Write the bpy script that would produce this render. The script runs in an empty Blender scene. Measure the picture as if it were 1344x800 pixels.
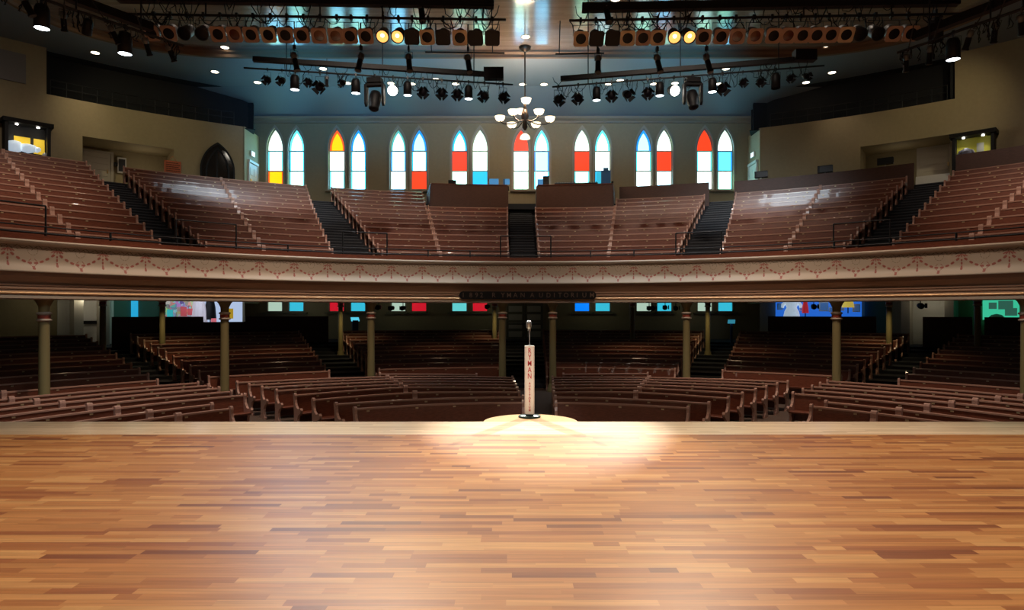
import bpy, math, random
from mathutils import Vector, Matrix, Euler
random.seed(7)
sc = bpy.context.scene
COL = sc.collection
R = math.radians
F = 850.0; HZ = 409.0; EYE = 1.77          # focal length and horizon in pixels of the 1344x800 frame; eye height above the stage

# ------------------------------------------------------------------ camera
cd = bpy.data.cameras.new('camera'); cam = bpy.data.objects.new('camera', cd); COL.objects.link(cam)
cam.location = (0, 0, EYE); cam.rotation_euler = (R(90), 0, 0)
cd.sensor_width = 36; cd.lens = F / 1344 * 36; cd.shift_y = (HZ - 400) / 1344; cd.clip_end = 300
sc.camera = cam
vs = sc.view_settings
vs.view_transform = 'Standard'; vs.look = 'None'; vs.gamma = 1; vs.use_curve_mapping = False; vs.exposure = 0.0

# ------------------------------------------------------------------ world and light
w = bpy.data.worlds.new('world'); sc.world = w; w.use_nodes = True
w.node_tree.nodes['Background'].inputs[0].default_value = (0.9, 0.75, 0.6, 1)
w.node_tree.nodes['Background'].inputs[1].default_value = 0.035

def spot(name, loc, target, power, color, angle, blend=0.5, size=0.15):
    d = bpy.data.lights.new(name, 'SPOT'); d.energy = power; d.color = color
    d.spot_size = R(angle); d.spot_blend = blend; d.shadow_soft_size = size
    o = bpy.data.objects.new(name, d); COL.objects.link(o); o.location = loc
    o.rotation_euler = (Vector(target) - Vector(loc)).to_track_quat('-Z', 'Y').to_euler()
    return o
def point(name, loc, power, color, size=0.08):
    d = bpy.data.lights.new(name, 'POINT'); d.energy = power; d.color = color; d.shadow_soft_size = size
    o = bpy.data.objects.new(name, d); COL.objects.link(o); o.location = loc; return o

mic_x = .29
WARM = (1.0, 0.72, 0.42); TUNG = (1.0, 0.80, 0.58); COOL = (0.75, 0.9, 1.0); BLUE = (0.08, 0.42, 1.0)
# the two lit lamps on the far bars, aimed at the microphone
spot('key_spot', (-4.12, 21.6, 9.05), (0.5, 9.8, 0), 19000, (1, .90, .78), 15, 1.0, 0.035)
spot('key_spot', (5.4, 21.6, 9.05), (0.5, 9.8, 0), 19000, (1, .90, .78), 15, 1.0, 0.035)
spot('cool_can_beam', (-7.3, 21.3, 8.9), (-2.9, 8.0, 0), 1000, (.55, .75, 1), 24, 1.0, 0.1)
spot('microphone_front_fill', (-.6, -2.0, 7.2), (mic_x, 10.9, .9), 1500, (1, .97, .93), 8, 1.0, 0.05)  # unseen spot added behind the camera, whitening the sign box
# the lit pairs on the near bars wash the stage
for x in (-2.75, -2.4, 3.5, 3.8):
    spot('stage_wash', (x, 13.6, 7.6), (x * 1.2, 5.0, 0), 1500, (1, .82, .63), 85, 1.0, 0.1)
# unseen spots added overhead to light the pews, balcony front and stage
for x, tx in ((-9, -17), (-3, -5), (3, 6), (9, 18)):
    spot('balcony_front_wash', (x, 13.5, 13.8), (tx, 26 - abs(tx) * .38, 5.0), 3000, (1, .82, .67), 56, 1.0, 0.3)
for x, tx in ((-13, -22), (-5, -7), (6, 8), (14, 23)):
    spot('balcony_seat_wash', (x, 24.5 - abs(tx) * .2, 14.2), (tx, 32 - abs(tx) * .35, 6.0), 1150, (1, .80, .66), 88, 1.0, 0.3)
for x, tx in ((-6, -9), (6, 9)):
    spot('floor_pew_wash', (x, 15.5, 13.8), (tx, 18, -1), 4200, (1, .80, .64), 58, 1.0, 0.3)
for x in (-4.5, 4.5):
    spot('stage_top_fill', (x, 2.5, 9.0), (x * 1.1, 5, 0), 1500, (1, .84, .68), 110, 1.0, 0.3)
# added cool spots beyond the far bars, for soffit and balcony pews
for x, tx in ((-9.5, -11), (-4, -4.5), (1.5, 2), (7, 8)):
    spot('cove_blue_light', (x, 27.0, 11.6), (tx, 33.8, 14.35), 1500, (.05, .43, .9), 72, 1.0, 0.2)
for x in (-11.5, 11.0):
    spot('pew_cool_light', (x * .8, 24.2, 9.6), (x, 30.0, 6.8), 1000, (.75, .9, 1), 66, 1.0, 1.0)

# ------------------------------------------------------------------ helpers
CX, CY = 0.62, 8.36            # centre of every curved row
FR = 15.67                     # radius of the balcony front
WR = 32.0                      # radius of the side walls
WY = 38.5                      # back wall
def P(a, r, z=0.0): return Vector((CX + r * math.sin(R(a)), CY + r * math.cos(R(a)), z))
def at(x, y, Y): return Vector(((x - 672) / F * Y, Y, EYE + (HZ - y) / F * Y))
def onr(x, r):
    t = (x - 672) / F; a = 1 + t * t; b = -2 * (t * CX + CY); c = CX * CX + CY * CY - r * r
    return (-b + math.sqrt(b * b - 4 * a * c)) / 2 / a
def ang(x, r):
    Y = onr(x, r); return math.degrees(math.atan2((x - 672) / F * Y - CX, Y - CY))
def atr(x, y, r): return at(x, y, onr(x, r))

class MB:
    def __init__(s): s.v = []; s.f = []; s.m = []; s.sm = []
    def add(s, verts, faces, mi=0, smooth=False):
        o = len(s.v); s.v += [Vector(v) for v in verts]
        for f in faces: s.f.append([i + o for i in f]); s.m.append(mi); s.sm.append(smooth)
        return s
    def box(s, c, size, rz=0, mi=0, rot=None):
        M = rot.to_matrix() if rot else Matrix.Rotation(rz, 3, 'Z'); h = [q / 2 for q in size]; c = Vector(c)
        vv = [c + M @ Vector((sx * h[0], sy * h[1], sz * h[2])) for sx in (-1, 1) for sy in (-1, 1) for sz in (-1, 1)]
        return s.add(vv, [(0, 1, 3, 2), (4, 6, 7, 5), (0, 4, 5, 1), (2, 3, 7, 6), (0, 2, 6, 4), (1, 5, 7, 3)], mi)
    def tube(s, pts, r, n=6, mi=0, closed=False):
        pts = [Vector(p) for p in pts]; rings = []; k = len(pts)
        rr = r if isinstance(r, (list, tuple)) else [r] * k
        for i, p in enumerate(pts):
            if closed: d = pts[(i + 1) % k] - pts[i - 1]
            else: d = pts[min(i + 1, k - 1)] - pts[max(i - 1, 0)]
            d.normalize(); u = d.cross(Vector((0, 0, 1)))
            if u.length < 1e-3: u = d.cross(Vector((0, 1, 0)))
            u.normalize(); q = d.cross(u)
            rings.append([p + (u * math.cos(2 * math.pi * j / n) + q * math.sin(2 * math.pi * j / n)) * rr[i] for j in range(n)])
        vv = [v for ring in rings for v in ring]; ff = []
        for i in range(k if closed else k - 1):
            a = i * n; b = ((i + 1) % k) * n
            for j in range(n): ff.append((a + j, a + (j + 1) % n, b + (j + 1) % n, b + j))
        s.add(vv, ff, mi, True)
        if not closed:
            s.add(rings[0], [list(range(n))[::-1]], mi); s.add(rings[-1], [list(range(n))], mi)
        return s
    def lathe(s, prof, c=(0, 0, 0), n=16, mi=0, M=None, caps=True):
        """prof: (radius, height) along local z; M a 3x3 turns it"""
        M = M or Matrix.Identity(3); c = Vector(c); vv = []
        for (r, h) in prof:
            for j in range(n):
                t = 2 * math.pi * j / n; vv.append(c + M @ Vector((r * math.cos(t), r * math.sin(t), h)))
        ff = [(i * n + j, i * n + (j + 1) % n, (i + 1) * n + (j + 1) % n, (i + 1) * n + j) for i in range(len(prof) - 1) for j in range(n)]
        s.add(vv, ff, mi, True)
        if caps:
            s.add(vv[:n], [list(range(n))[::-1]], mi); s.add(vv[-n:], [list(range(n))], mi)
        return s
    def prism(s, poly, x0, x1, mi=0, T=None):
        """poly in (y, z), extruded along x"""
        n = len(poly); T = T or (lambda v: v)
        vv = [T(Vector((x0, y, z))) for y, z in poly] + [T(Vector((x1, y, z))) for y, z in poly]
        s.add(vv, [tuple(range(n))[::-1], tuple(range(n, 2 * n))] + [(i, (i + 1) % n, n + (i + 1) % n, n + i) for i in range(n)], mi)
        return s
    def sweep(s, prof, a0, a1, n=None, mi=0, closed=True, smooth=False, mis=None):
        """prof: (radius, z) points swept round the hall's centre"""
        if n is None: n = max(2, int(abs(a1 - a0) / 2.0) + 1)
        k = len(prof); vv = []
        for i in range(n + 1):
            a = a0 + (a1 - a0) * i / n
            vv += [P(a, r, z) for r, z in prof]
        e = k if closed else k - 1
        o = len(s.v); s.v += vv
        for i in range(n):
            for j in range(e):
                s.f.append([o + i * k + j, o + i * k + (j + 1) % k, o + (i + 1) * k + (j + 1) % k, o + (i + 1) * k + j])
                s.m.append(mis[j] if mis else mi); s.sm.append(smooth)
        if closed:
            s.f.append([o + j for j in range(k)][::-1]); s.m.append(mi); s.sm.append(False)
            s.f.append([o + n * k + j for j in range(k)]); s.m.append(mi); s.sm.append(False)
        return s
    def mesh(s, name, mats, off=Vector((0, 0, 0))):
        me = bpy.data.meshes.new(name); me.from_pydata([v - off for v in s.v], [], s.f)
        for m in (mats if isinstance(mats, (list, tuple)) else [mats]): me.materials.append(m)
        me.polygons.foreach_set('material_index', s.m); me.polygons.foreach_set('use_smooth', s.sm); me.update()
        import bmesh
        bm = bmesh.new(); bm.from_mesh(me); bmesh.ops.recalc_face_normals(bm, faces=bm.faces); bm.to_mesh(me); bm.free()
        return me
    def build(s, name, mats, parent=None, **kw):
        """verts in world (or, under a parent, in world as well: they are moved into the parent's frame)"""
        off = world_loc(parent) if parent else Vector((0, 0, 0))
        o = bpy.data.objects.new(name, s.mesh(name, mats, off)); COL.objects.link(o)
        if parent: o.parent = parent
        tag(o, **kw); return o
def world_loc(o):
    p = Vector((0, 0, 0))
    while o: p = p + o.location; o = o.parent
    return p
def tag(o, label=None, cat=None, group=None, kind=None):
    if label: o['label'] = label
    if cat: o['category'] = cat
    if group: o['group'] = group
    if kind: o['kind'] = kind
    return o
def empty(name, loc=(0, 0, 0), **kw):
    o = bpy.data.objects.new(name, None); COL.objects.link(o); o.location = loc; o.empty_display_size = .2
    return tag(o, **kw)
def inst(name, me, parent, loc, rz=0.0, label=None):
    o = bpy.data.objects.new(name, me); COL.objects.link(o); o.parent = parent; o.location = loc; o.rotation_euler = (0, 0, rz)
    if label: o['label'] = label
    return o
KIDS = {}
def copy_tree(o, parent=None):
    c = o.copy(); COL.objects.link(c); c.parent = parent
    for ch in [q for q in bpy.data.objects if q.parent == o]: copy_tree(ch, c)
    return c
def struct(mb, name, m, parent=None): return mb.build(name, m, parent, kind='structure' if not parent else None)
ORD = ['first', 'second', 'third', 'fourth', 'fifth', 'sixth', 'seventh', 'eighth', 'ninth', 'tenth', 'eleventh', 'twelfth',
       'thirteenth', 'fourteenth', 'fifteenth', 'sixteenth', 'seventeenth', 'eighteenth', 'nineteenth', 'twentieth', 'twenty-first', 'twenty-second', 'twenty-third']

# ------------------------------------------------------------------ materials
def mat(name, col, rough=.5, metal=0., emit=None, es=0., spec=.5, coat=0., noise=None, bump=0.):
    m = bpy.data.materials.new(name); m.use_nodes = True; nt = m.node_tree; b = nt.nodes['Principled BSDF']
    b.inputs['Base Color'].default_value = (*col, 1); b.inputs['Roughness'].default_value = rough
    b.inputs['Metallic'].default_value = metal; b.inputs['Specular IOR Level'].default_value = spec; b.inputs['Coat Weight'].default_value = coat
    if emit: b.inputs['Emission Color'].default_value = (*emit, 1); b.inputs['Emission Strength'].default_value = es
    if noise:
        sx, amt = noise
        tc = nt.nodes.new('ShaderNodeTexCoord'); mp = nt.nodes.new('ShaderNodeMapping'); ns = nt.nodes.new('ShaderNodeTexNoise')
        mp.inputs['Scale'].default_value = sx if isinstance(sx, tuple) else (sx, sx, sx); ns.inputs['Detail'].default_value = 4
        nt.links.new(tc.outputs['Object'], mp.inputs[0]); nt.links.new(mp.outputs[0], ns.inputs['Vector'])
        rp = nt.nodes.new('ShaderNodeMapRange'); rp.inputs[1].default_value = .25; rp.inputs[2].default_value = .75
        rp.inputs[3].default_value = 1 - amt; rp.inputs[4].default_value = 1 + amt
        nt.links.new(ns.outputs['Fac'], rp.inputs[0])
        mx = nt.nodes.new('ShaderNodeVectorMath'); mx.operation = 'SCALE'; mx.inputs[0].default_value = col
        nt.links.new(rp.outputs[0], mx.inputs['Scale']); nt.links.new(mx.outputs[0], b.inputs['Base Color'])
        if bump:
            bp = nt.nodes.new('ShaderNodeBump'); bp.inputs['Strength'].default_value = bump; bp.inputs['Distance'].default_value = .01
            nt.links.new(ns.outputs['Fac'], bp.inputs['Height']); nt.links.new(bp.outputs[0], b.inputs['Normal'])
    return m

def plank_mat(name, ramp, pw, pl, rough, grain=.25, axis='x', gloss_bump=.05, gap=.25, spec=.5):
    m = bpy.data.materials.new(name); m.use_nodes = True; nt = m.node_tree; N = nt.nodes; L = nt.links; b = N['Principled BSDF']
    tc = N.new('ShaderNodeTexCoord'); sp = N.new('ShaderNodeSeparateXYZ'); L.new(tc.outputs['Object'], sp.inputs[0])
    def math_(op, a, b_=None):
        n = N.new('ShaderNodeMath'); n.operation = op
        for i, q in enumerate((a, b_)):
            if q is None: continue
            if isinstance(q, (int, float)): n.inputs[i].default_value = q
            else: L.new(q, n.inputs[i])
        return n.outputs[0]
    X, Y = (sp.outputs[0], sp.outputs[1]) if axis == 'x' else (sp.outputs[1], sp.outputs[0])
    yr = math_('DIVIDE', Y, pw); row = math_('FLOOR', yr)
    wn = N.new('ShaderNodeTexWhiteNoise'); wn.noise_dimensions = '1D'; L.new(row, wn.inputs['W'])
    xo = math_('ADD', math_('DIVIDE', X, pl), math_('MULTIPLY', wn.outputs['Value'], 17.3))
    # uneven lengths: each cell is cut again at a random place
    col_ = math_('FLOOR', xo); fr = math_('FRACT', xo)
    c1 = N.new('ShaderNodeCombineXYZ'); L.new(col_, c1.inputs[0]); L.new(row, c1.inputs[1])
    w1 = N.new('ShaderNodeTexWhiteNoise'); w1.noise_dimensions = '2D'; L.new(c1.outputs[0], w1.inputs['Vector'])
    cut = math_('GREATER_THAN', fr, math_('ADD', math_('MULTIPLY', w1.outputs['Value'], .6), .3))
    c2 = N.new('ShaderNodeCombineXYZ'); L.new(math_('ADD', col_, math_('MULTIPLY', cut, .37)), c2.inputs[0]); L.new(row, c2.inputs[1]); 
    w2 = N.new('ShaderNodeTexWhiteNoise'); w2.noise_dimensions = '3D'; L.new(c2.outputs[0], w2.inputs['Vector'])
    cr = N.new('ShaderNodeValToRGB'); e = cr.color_ramp.elements
    while len(e) < len(ramp): e.new(.5)
    for i, (p, c) in enumerate(ramp): e[i].position = p; e[i].color = (*c, 1)
    L.new(w2.outputs['Value'], cr.inputs[0])
    mp = N.new('ShaderNodeMapping'); mp.inputs['Scale'].default_value = (1.4, 30, 1) if axis == 'x' else (30, 1.4, 1)
    ad = N.new('ShaderNodeVectorMath'); ad.operation = 'ADD'
    L.new(tc.outputs['Object'], mp.inputs[0]); L.new(mp.outputs[0], ad.inputs[0])
    sc_ = N.new('ShaderNodeVectorMath'); sc_.operation = 'SCALE'; sc_.inputs['Scale'].default_value = 20; L.new(w2.outputs['Color'], sc_.inputs[0]); L.new(sc_.outputs[0], ad.inputs[1])
    ns = N.new('ShaderNodeTexNoise'); ns.inputs['Scale'].default_value = 1; ns.inputs['Detail'].default_value = 5; ns.inputs['Distortion'].default_value = .6
    L.new(ad.outputs[0], ns.inputs['Vector'])
    g = N.new('ShaderNodeMapRange'); g.inputs[1].default_value = .25; g.inputs[2].default_value = .75; g.inputs[3].default_value = 1 - grain; g.inputs[4].default_value = 1 + grain
    L.new(ns.outputs['Fac'], g.inputs[0])
    fy = math_('FRACT', yr); edge = math_('MINIMUM', fy, math_('SUBTRACT', 1, fy)); ln = N.new('ShaderNodeMapRange')
    ln.inputs[1].default_value = 0; ln.inputs[2].default_value = .05; ln.inputs[3].default_value = 1 - gap; ln.inputs[4].default_value = 1; L.new(edge, ln.inputs[0])
    mul = math_('MULTIPLY', g.outputs[0], ln.outputs[0])
    vm = N.new('ShaderNodeVectorMath'); vm.operation = 'SCALE'; L.new(cr.outputs[0], vm.inputs[0]); L.new(mul, vm.inputs['Scale'])
    L.new(vm.outputs[0], b.inputs['Base Color']); b.inputs['Roughness'].default_value = rough; b.inputs['Specular IOR Level'].default_value = spec
    bp = N.new('ShaderNodeBump'); bp.inputs['Strength'].default_value = gloss_bump; bp.inputs['Distance'].default_value = .01
    L.new(mul, bp.inputs['Height']); L.new(bp.outputs[0], b.inputs['Normal'])
    return m

M = {}
M['stage'] = plank_mat('stage_planks', [(0, (.20, .062, .025)), (.10, (.31, .105, .036)), (.35, (.42, .172, .054)), (.75, (.49, .220, .074)), (1, (.58, .30, .11))], .083, 1.35, .42, .22)
M['border'] = plank_mat('border_maple', [(0, (.72, .53, .35)), (1, (.90, .71, .50))], .083, 2.2, .28, .15)
M['apron'] = mat('apron_maple', (.56, .36, .17), .35, noise=((3, 30, 3), .12))
M['ceil'] = plank_mat('ceiling_boards', [(0, (.24, .17, .125)), (1, (.29, .21, .16))], .14, 4.0, .12, .12, gloss_bump=.35, gap=.5, spec=1.0)
M['soffit'] = mat('soffit_plaster', (.22, .24, .25), .6)
M['wall'] = mat('wall_plaster', (.36, .29, .17), .75, noise=(1.5, .05))
M['wall_dim'] = mat('olive_plaster', (.20, .19, .13), .8)
M['void'] = mat('flat_black', (.012, .013, .016), .9)  # plain black for the galleries and the outer wall
M['trim'] = mat('trim_paint', (.36, .29, .20), .5)
M['brown'] = mat('brown_moulding', (.20, .11, .06), .6)
M['pew'] = mat('pew_varnish', (.18, .052, .027), .34, coat=.25, noise=((2, 2, 14), .35))
M['pew_end'] = mat('pew_end_lit_varnish', (.50, .28, .21), .30, coat=.3, noise=(8, .2))  # light falling on the end edges is put into this paler colour
M['panel'] = mat('panel_wood', (.085, .035, .022), .5, noise=((1.5, 1.5, 10), .25))
M['brass'] = mat('brass', (.85, .62, .28), .3, 1.)
M['steel'] = mat('steel', (.5, .5, .5), .3, 1.)
M['chrome'] = mat('chrome', (.42, .46, .48), .4, .7)
M['black'] = mat('black_paint', (.006, .006, .007), .55, spec=.3)
M['black_metal'] = mat('black_metal', (.012, .012, .014), .45, .2)
M['carpet'] = mat('dark_carpet', (.018, .02, .026), .9, noise=(40, .4))
M['floor'] = mat('hall_floor', (.11, .07, .05), .55, noise=(3, .2))
M['cream'] = mat('cream_paint', (.56, .45, .34), .5)
M['taupe'] = mat('taupe_paint', (.36, .22, .145), .42)
M['red'] = mat('garland_red', (.40, .12, .09), .6)
M['green'] = mat('scroll_green', (.17, .13, .07), .6)
M['gold'] = mat('gold_leaf', (1, .62, .32), .30, .4)
M['column'] = mat('column_paint', (.30, .24, .105), .45)
M['capred'] = mat('capital_red', (.38, .07, .04), .5)
M['white'] = mat('white_paint', (.75, .73, .70), .45)
M['door'] = mat('door_paint', (.52, .47, .40), .5)
M['frame_tan'] = mat('window_frame_paint', (.45, .38, .28), .5)
M['gelcard'] = mat('gel_card', (.42, .26, .19), .6)
M['gelcream'] = mat('gel_card_pale', (.62, .46, .30), .6)
M['lens'] = mat('lens_dark', (.006, .005, .009), .4, spec=.2)
M['lensred'] = mat('lens_red', (.09, .012, .01), .15, coat=.5)
M['can'] = mat('grey_can', (.13, .135, .14), .45, .4)
M['orange'] = mat('poster_orange', (.55, .13, .05), .6)
M['glassdark'] = mat('dark_glass', (.01, .014, .018), .06)
M['rubber'] = mat('base_teal', (.02, .05, .05), .3, .5)
def glow(name, c, s): return mat(name, (.02, .02, .02), .4, emit=c, es=s)
G = {'white': glow('glass_white', (.20, .66, 1), 9.0), 'mint': glow('glass_mint', (.40, 1, .72), 6.0), 'milk': glow('glass_milk', (.62, .92, 1), 5.0), 'pale': glow('glass_pale', (.78, 1, .90), 1.6), 'cyan': glow('glass_cyan', (.12, .85, 1), 1.7),
     'ltblue': glow('glass_light_blue', (.42, .78, 1), 1.9), 'blue': glow('glass_blue', (.01, .30, 1), 1.3), 'sky': glow('glass_sky', (.02, .55, 1), 1.3),
     'teal': glow('glass_teal', (.12, .62, .62), 1.0), 'red': glow('glass_red', (1, .055, .012), 1.25), 'orange': glow('glass_orange', (1, .10, .01), 1.4),
     'yellow': glow('glass_yellow', (1, .56, .0), 1.5), 'sage': glow('glass_sage', (.45, .62, .50), .9), 'aqua': glow('glass_aqua', (.04, .55, .75), .9),
     'deepred': glow('glass_deep_red', (.8, .01, .03), .7), 'royal': glow('glass_royal', (.0, .22, 1), 1.0)}
M['lamp_hot'] = glow('lamp_hot', (1, .95, .85), 14); M['lamp_cold'] = glow('lamp_cold', (.85, .95, 1), 9)
M['lamp_warm'] = glow('lamp_warm', (1, .42, .10), 1.8); M['lamp_core'] = glow('lamp_core', (1, .80, .42), 6)
M['opal'] = glow('opal_glass', (1, .80, .52), 2.6); M['down'] = glow('downlight_glass', (1, .86, .62), 8)

# ================================================================== SETTING
# stage
struct(MB().box((0, 3.2, -.05), (30, 12.3, .1)), 'stage_floor', M['stage'])
struct(MB().box((0, 9.9, -.05), (30, 1.1, .1)), 'stage_border', M['border'])
m_ = MB(); pts = [(.30 + .76 * math.cos(t), 10.45 + .76 * math.sin(t)) for t in [math.pi * i / 24 for i in range(25)]]
m_.add([(x, y, 0) for x, y in pts] + [(x, y, -.10) for x, y in pts], [tuple(range(25)), tuple(range(49, 24, -1))] + [(i, i + 1, 26 + i, 25 + i) for i in range(24)] + [(24, 0, 25, 49)])
struct(m_, 'stage_apron', M['apron'])
struct(MB().box((0, 10.4, -.68), (30, .1, 1.1)), 'wall_stage_front', M['panel'])
# main floor and the tiers under the balcony
FLZ = -1.22
tb = MB(); tb.box((0, 19.5, FLZ - .1), (66, 40, .2))
struct(tb, 'floor', M['floor'])
TR0, TDR, TRISE, TN = 16.6, 1.0, .115, 12          # tier rows
tz = lambda k: FLZ + TRISE * k
m_ = MB()
for k in range(1, TN + 1):
    r0 = TR0 + TDR * k - .6
    m_.sweep([(r0, FLZ + .001), (r0, tz(k)), (33.5, tz(k)), (33.5, FLZ + .001)] if k == TN else [(r0, FLZ + .001), (r0, tz(k)), (r0 + TDR + .01, tz(k)), (r0 + TDR + .01, FLZ + .001)], -88, 88, 60)
struct(m_, 'lower_tier_floor', mat('lower_carpet', (.012, .012, .016), .9))
# balcony tiers
BR0, BDR, BRISE, BN = 16.6, .9, .34, 15
bz = lambda k: 3.16 + BRISE * k
LN = 13            # the aisles stop climbing here; the last rows stand on their own platforms
m_ = MB(); prof = [(FR + .05, 2.15), (FR + .05, bz(0))]
for k in range(1, LN + 1):
    r0 = BR0 + BDR * k - .52
    prof += [(r0, bz(k - 1)), (r0, bz(k))]
prof += [(WR + .3, bz(LN)), (WR + .3, 3.0), (FR + 1.0, 2.3)]
m_.sweep(prof, -88, 88, 80, closed=True)
# flat back landing behind the last row up to the window wall
m_.box((-.4, 36.8, bz(LN) - .15), (30.2, 4.0, .3))
m_.box((-.4, 35.5, 2.9), (29, 6.0, .2))
struct(m_, 'balcony_floor', M['carpet'])

# walls -----------------------------------------------------------
def arcwall(name, r, segs, m, th=.2):
    mb = MB()
    for a0, a1, z0, z1 in segs: mb.sweep([(r, z0), (r, z1), (r + th, z1), (r + th, z0)], a0, a1)
    return struct(mb, name, m)
LXW, RXW = -15.0, 14.0
aL = math.degrees(math.atan2(LXW - CX, 36.35 - CY)); rL = math.hypot(LXW - CX, 36.35 - CY)
aR = math.degrees(math.atan2(RXW - CX, 36.6 - CY)); rR = math.hypot(RXW - CX, 36.6 - CY)
WT = 12.15; SOF = 14.35
a61, a107, a245 = ang(61, rL), ang(107, rL), ang(245, rL)
arcwall('wall_left', rL, [(-90, a61, -1.3, SOF), (a61, a107, -1.3, WT), (a107, a245 - 1, 10.42, WT), (a107, a245 - 1, -1.3, bz(BN)), (a245 - 1, aL, -1.3, WT)], M['wall'])
a1125, a1250 = ang(1128, rR), ang(1248, rR)
arcwall('wall_right', rR, [(a1250 + .3, 90, -1.3, SOF), (a1250, a1250 + .3, -1.3, WT), (a1125, a1250, 10.45, WT), (a1125, a1250, -1.3, bz(BN)), (aR, a1125, -1.3, WT)], M['wall'])
# entrance recesses in the side walls
for nm, r, a0, a1 in (('wall_left_recess', rL, a107, a245 - 1), ('wall_right_recess', rR, a1125, a1250)):
    mb = MB(); d = 2.6
    mb.sweep([(r + d, bz(BN)), (r + d, 10.6), (r + d + .1, 10.6), (r + d + .1, bz(BN))], a0, a1)
    mb.sweep([(r + .2, 10.5), (r + d, 10.5), (r + d, 10.6), (r + .2, 10.6)], a0, a1)
    mb.sweep([(r, bz(BN) - .1), (r + d, bz(BN) - .1), (r + d, bz(BN)), (r, bz(BN))], a0, a1)
    for a in (a0, a1):
        mb.sweep([(r, bz(BN)), (r + d, bz(BN)), (r + d, 10.6), (r, 10.6)], a - .08, a + .08, 1)
    struct(mb, nm, M['wall'])
# short return walls beside the windows
struct(MB().box((LXW - .06, 37.4, 7.2), (.12, 2.2, 9.9)), 'wall_left_return', M['wall'])
struct(MB().box((RXW + .06, 37.55, 7.2), (.12, 1.95, 9.9)), 'wall_right_return', M['wall'])
# back wall with window openings: glass sits in front reveals; the wall is panelled between the openings
WIN = [361, 389, 442, 470, 522.5, 550, 603, 630, 684, 711, 764, 791, 845, 872, 925, 952]
wx = [(x - 672) / F * WY for x in WIN]
HW = .50; SPR = 11.45; APX = 12.72; SILL = 9.03
def arch(cx, hw, z0, spr, apx, n=8):
    """pointed arch outline, from the bottom left round to the bottom right"""
    h = apx - spr; rad = (hw * hw + h * h) / (2 * hw)      # arcs centred on the springing line
    pts = [(cx - hw, z0)]
    tmax = math.asin(min(1, h / rad))
    for i in range(n + 1):
        t = tmax * i / n; pts.append((cx - hw + rad - rad * math.cos(t), spr + rad * math.sin(t)))
    rt = [(2 * cx - x, z) for x, z in pts[:-1]][::-1]
    return pts + rt
wb = MB()
xs0 = LXW - 1.5
for i, cx in enumerate(wx):
    wb.box(((xs0 + cx - HW) / 2, WY + .15, 6.1), (cx - HW - xs0, .3, 14.9)); xs0 = cx + HW
    wb.box((cx, WY + .15, 5.85), (2 * HW, .3, 6.34))                      # between the lower and upper window
    wb.box((cx, WY + .15, .22), (2 * HW, .3, 3.08))                       # under the lower window
    o = arch(cx, HW, SILL, SPR, APX)[1:-1]
    ring = [(x, WY, z) for x, z in o] + [(x, WY + .3, z) for x, z in o]; n = len(o)
    top = [(x, WY, 13.55) for x, z in o]
    wb.add(ring + top, [(j, j + 1, 2 * n + j + 1, 2 * n + j) for j in range(n - 1)] + [(j, j + 1, n + j + 1, n + j) for j in range(n - 1)])
wb.box(((xs0 + RXW + 1.5) / 2, WY + .15, 6.1), (RXW + 1.5 - xs0, .3, 14.9))
struct(wb, 'wall_back', M['wall'])
struct(MB().box((0, 40.6, 6), (70, .2, 19)), 'wall_outer', M['void'])

def window(n, cx, cols, borders):
    root = empty('window_%d' % n, (cx, WY, SILL), kind='structure')
    fr = MB()
    def ringf(hw_o, hw_i, y0, y1, z0o, z0i, ao, ai):
        a = arch(cx, hw_o, z0o, SPR, ao); b = arch(cx, hw_i, z0i, SPR, ai); k = len(a)
        vv = [(x, y0, z) for x, z in a] + [(x, y0, z) for x, z in b] + [(x, y1, z) for x, z in a] + [(x, y1, z) for x, z in b]
        ff = []
        for j in range(k):
            q = (j + 1) % k
            ff += [(j, q, k + q, k + j), (2 * k + j, 2 * k + q, 3 * k + q, 3 * k + j), (j, q, 2 * k + q, 2 * k + j), (k + j, k + q, 3 * k + q, 3 * k + j)]
        fr.add(vv, ff)
    ringf(HW + .07, HW - .02, WY - .06, WY + .02, SILL - .06, SILL, APX + .14, APX - .03)
    ringf(HW - .01, HW - .07, WY + .06, WY + .16, SILL, SILL + .05, APX - .02, APX - .13)
    for z in (11.33, 10.15): fr.box((cx, WY + .11, z), (2 * HW - .05, .08, .05))
    fr.build('window_frame', M['frame_tan'], root)
    MB().box((cx, WY - .12, SILL - .1), (1.25, .3, .09)).build('window_sill', M['trim'], root)
    g = .43; b = .07
    lev = [(SILL + .03, 10.125), (10.175, 11.305)]
    def pane(poly_o, poly_i, colr, bcol, nm):
        mb = MB(); k = len(poly_o); y = WY + .12
        mb.add([(x, y, z) for x, z in poly_i] + [(x, y + .02, z) for x, z in poly_i], [tuple(range(k)), tuple(range(2 * k - 1, k - 1, -1))], 0)
        vv = [(x, y, z) for x, z in poly_o] + [(x, y, z) for x, z in poly_i]
        mb.add(vv, [(j, (j + 1) % k, k + (j + 1) % k, k + j) for j in range(k)], 1)
        return mb.build(nm, [G[colr], G[bcol]], root)
    for q, (z0, z1) in enumerate(lev):
        po = [(cx - g, z0), (cx + g, z0), (cx + g, z1), (cx - g, z1)]; pi = [(cx - g + b, z0 + .02), (cx + g - b, z0 + .02), (cx + g - b, z1 - .02), (cx - g + b, z1 - .02)]
        pane(po, pi, cols[2 - q], borders[2 - q], 'window_pane')
    pane(arch(cx, g, 11.36, SPR, APX - .12), arch(cx, g - .10, 11.38, SPR, APX - .32), cols[0], borders[0], 'window_pane')
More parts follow.
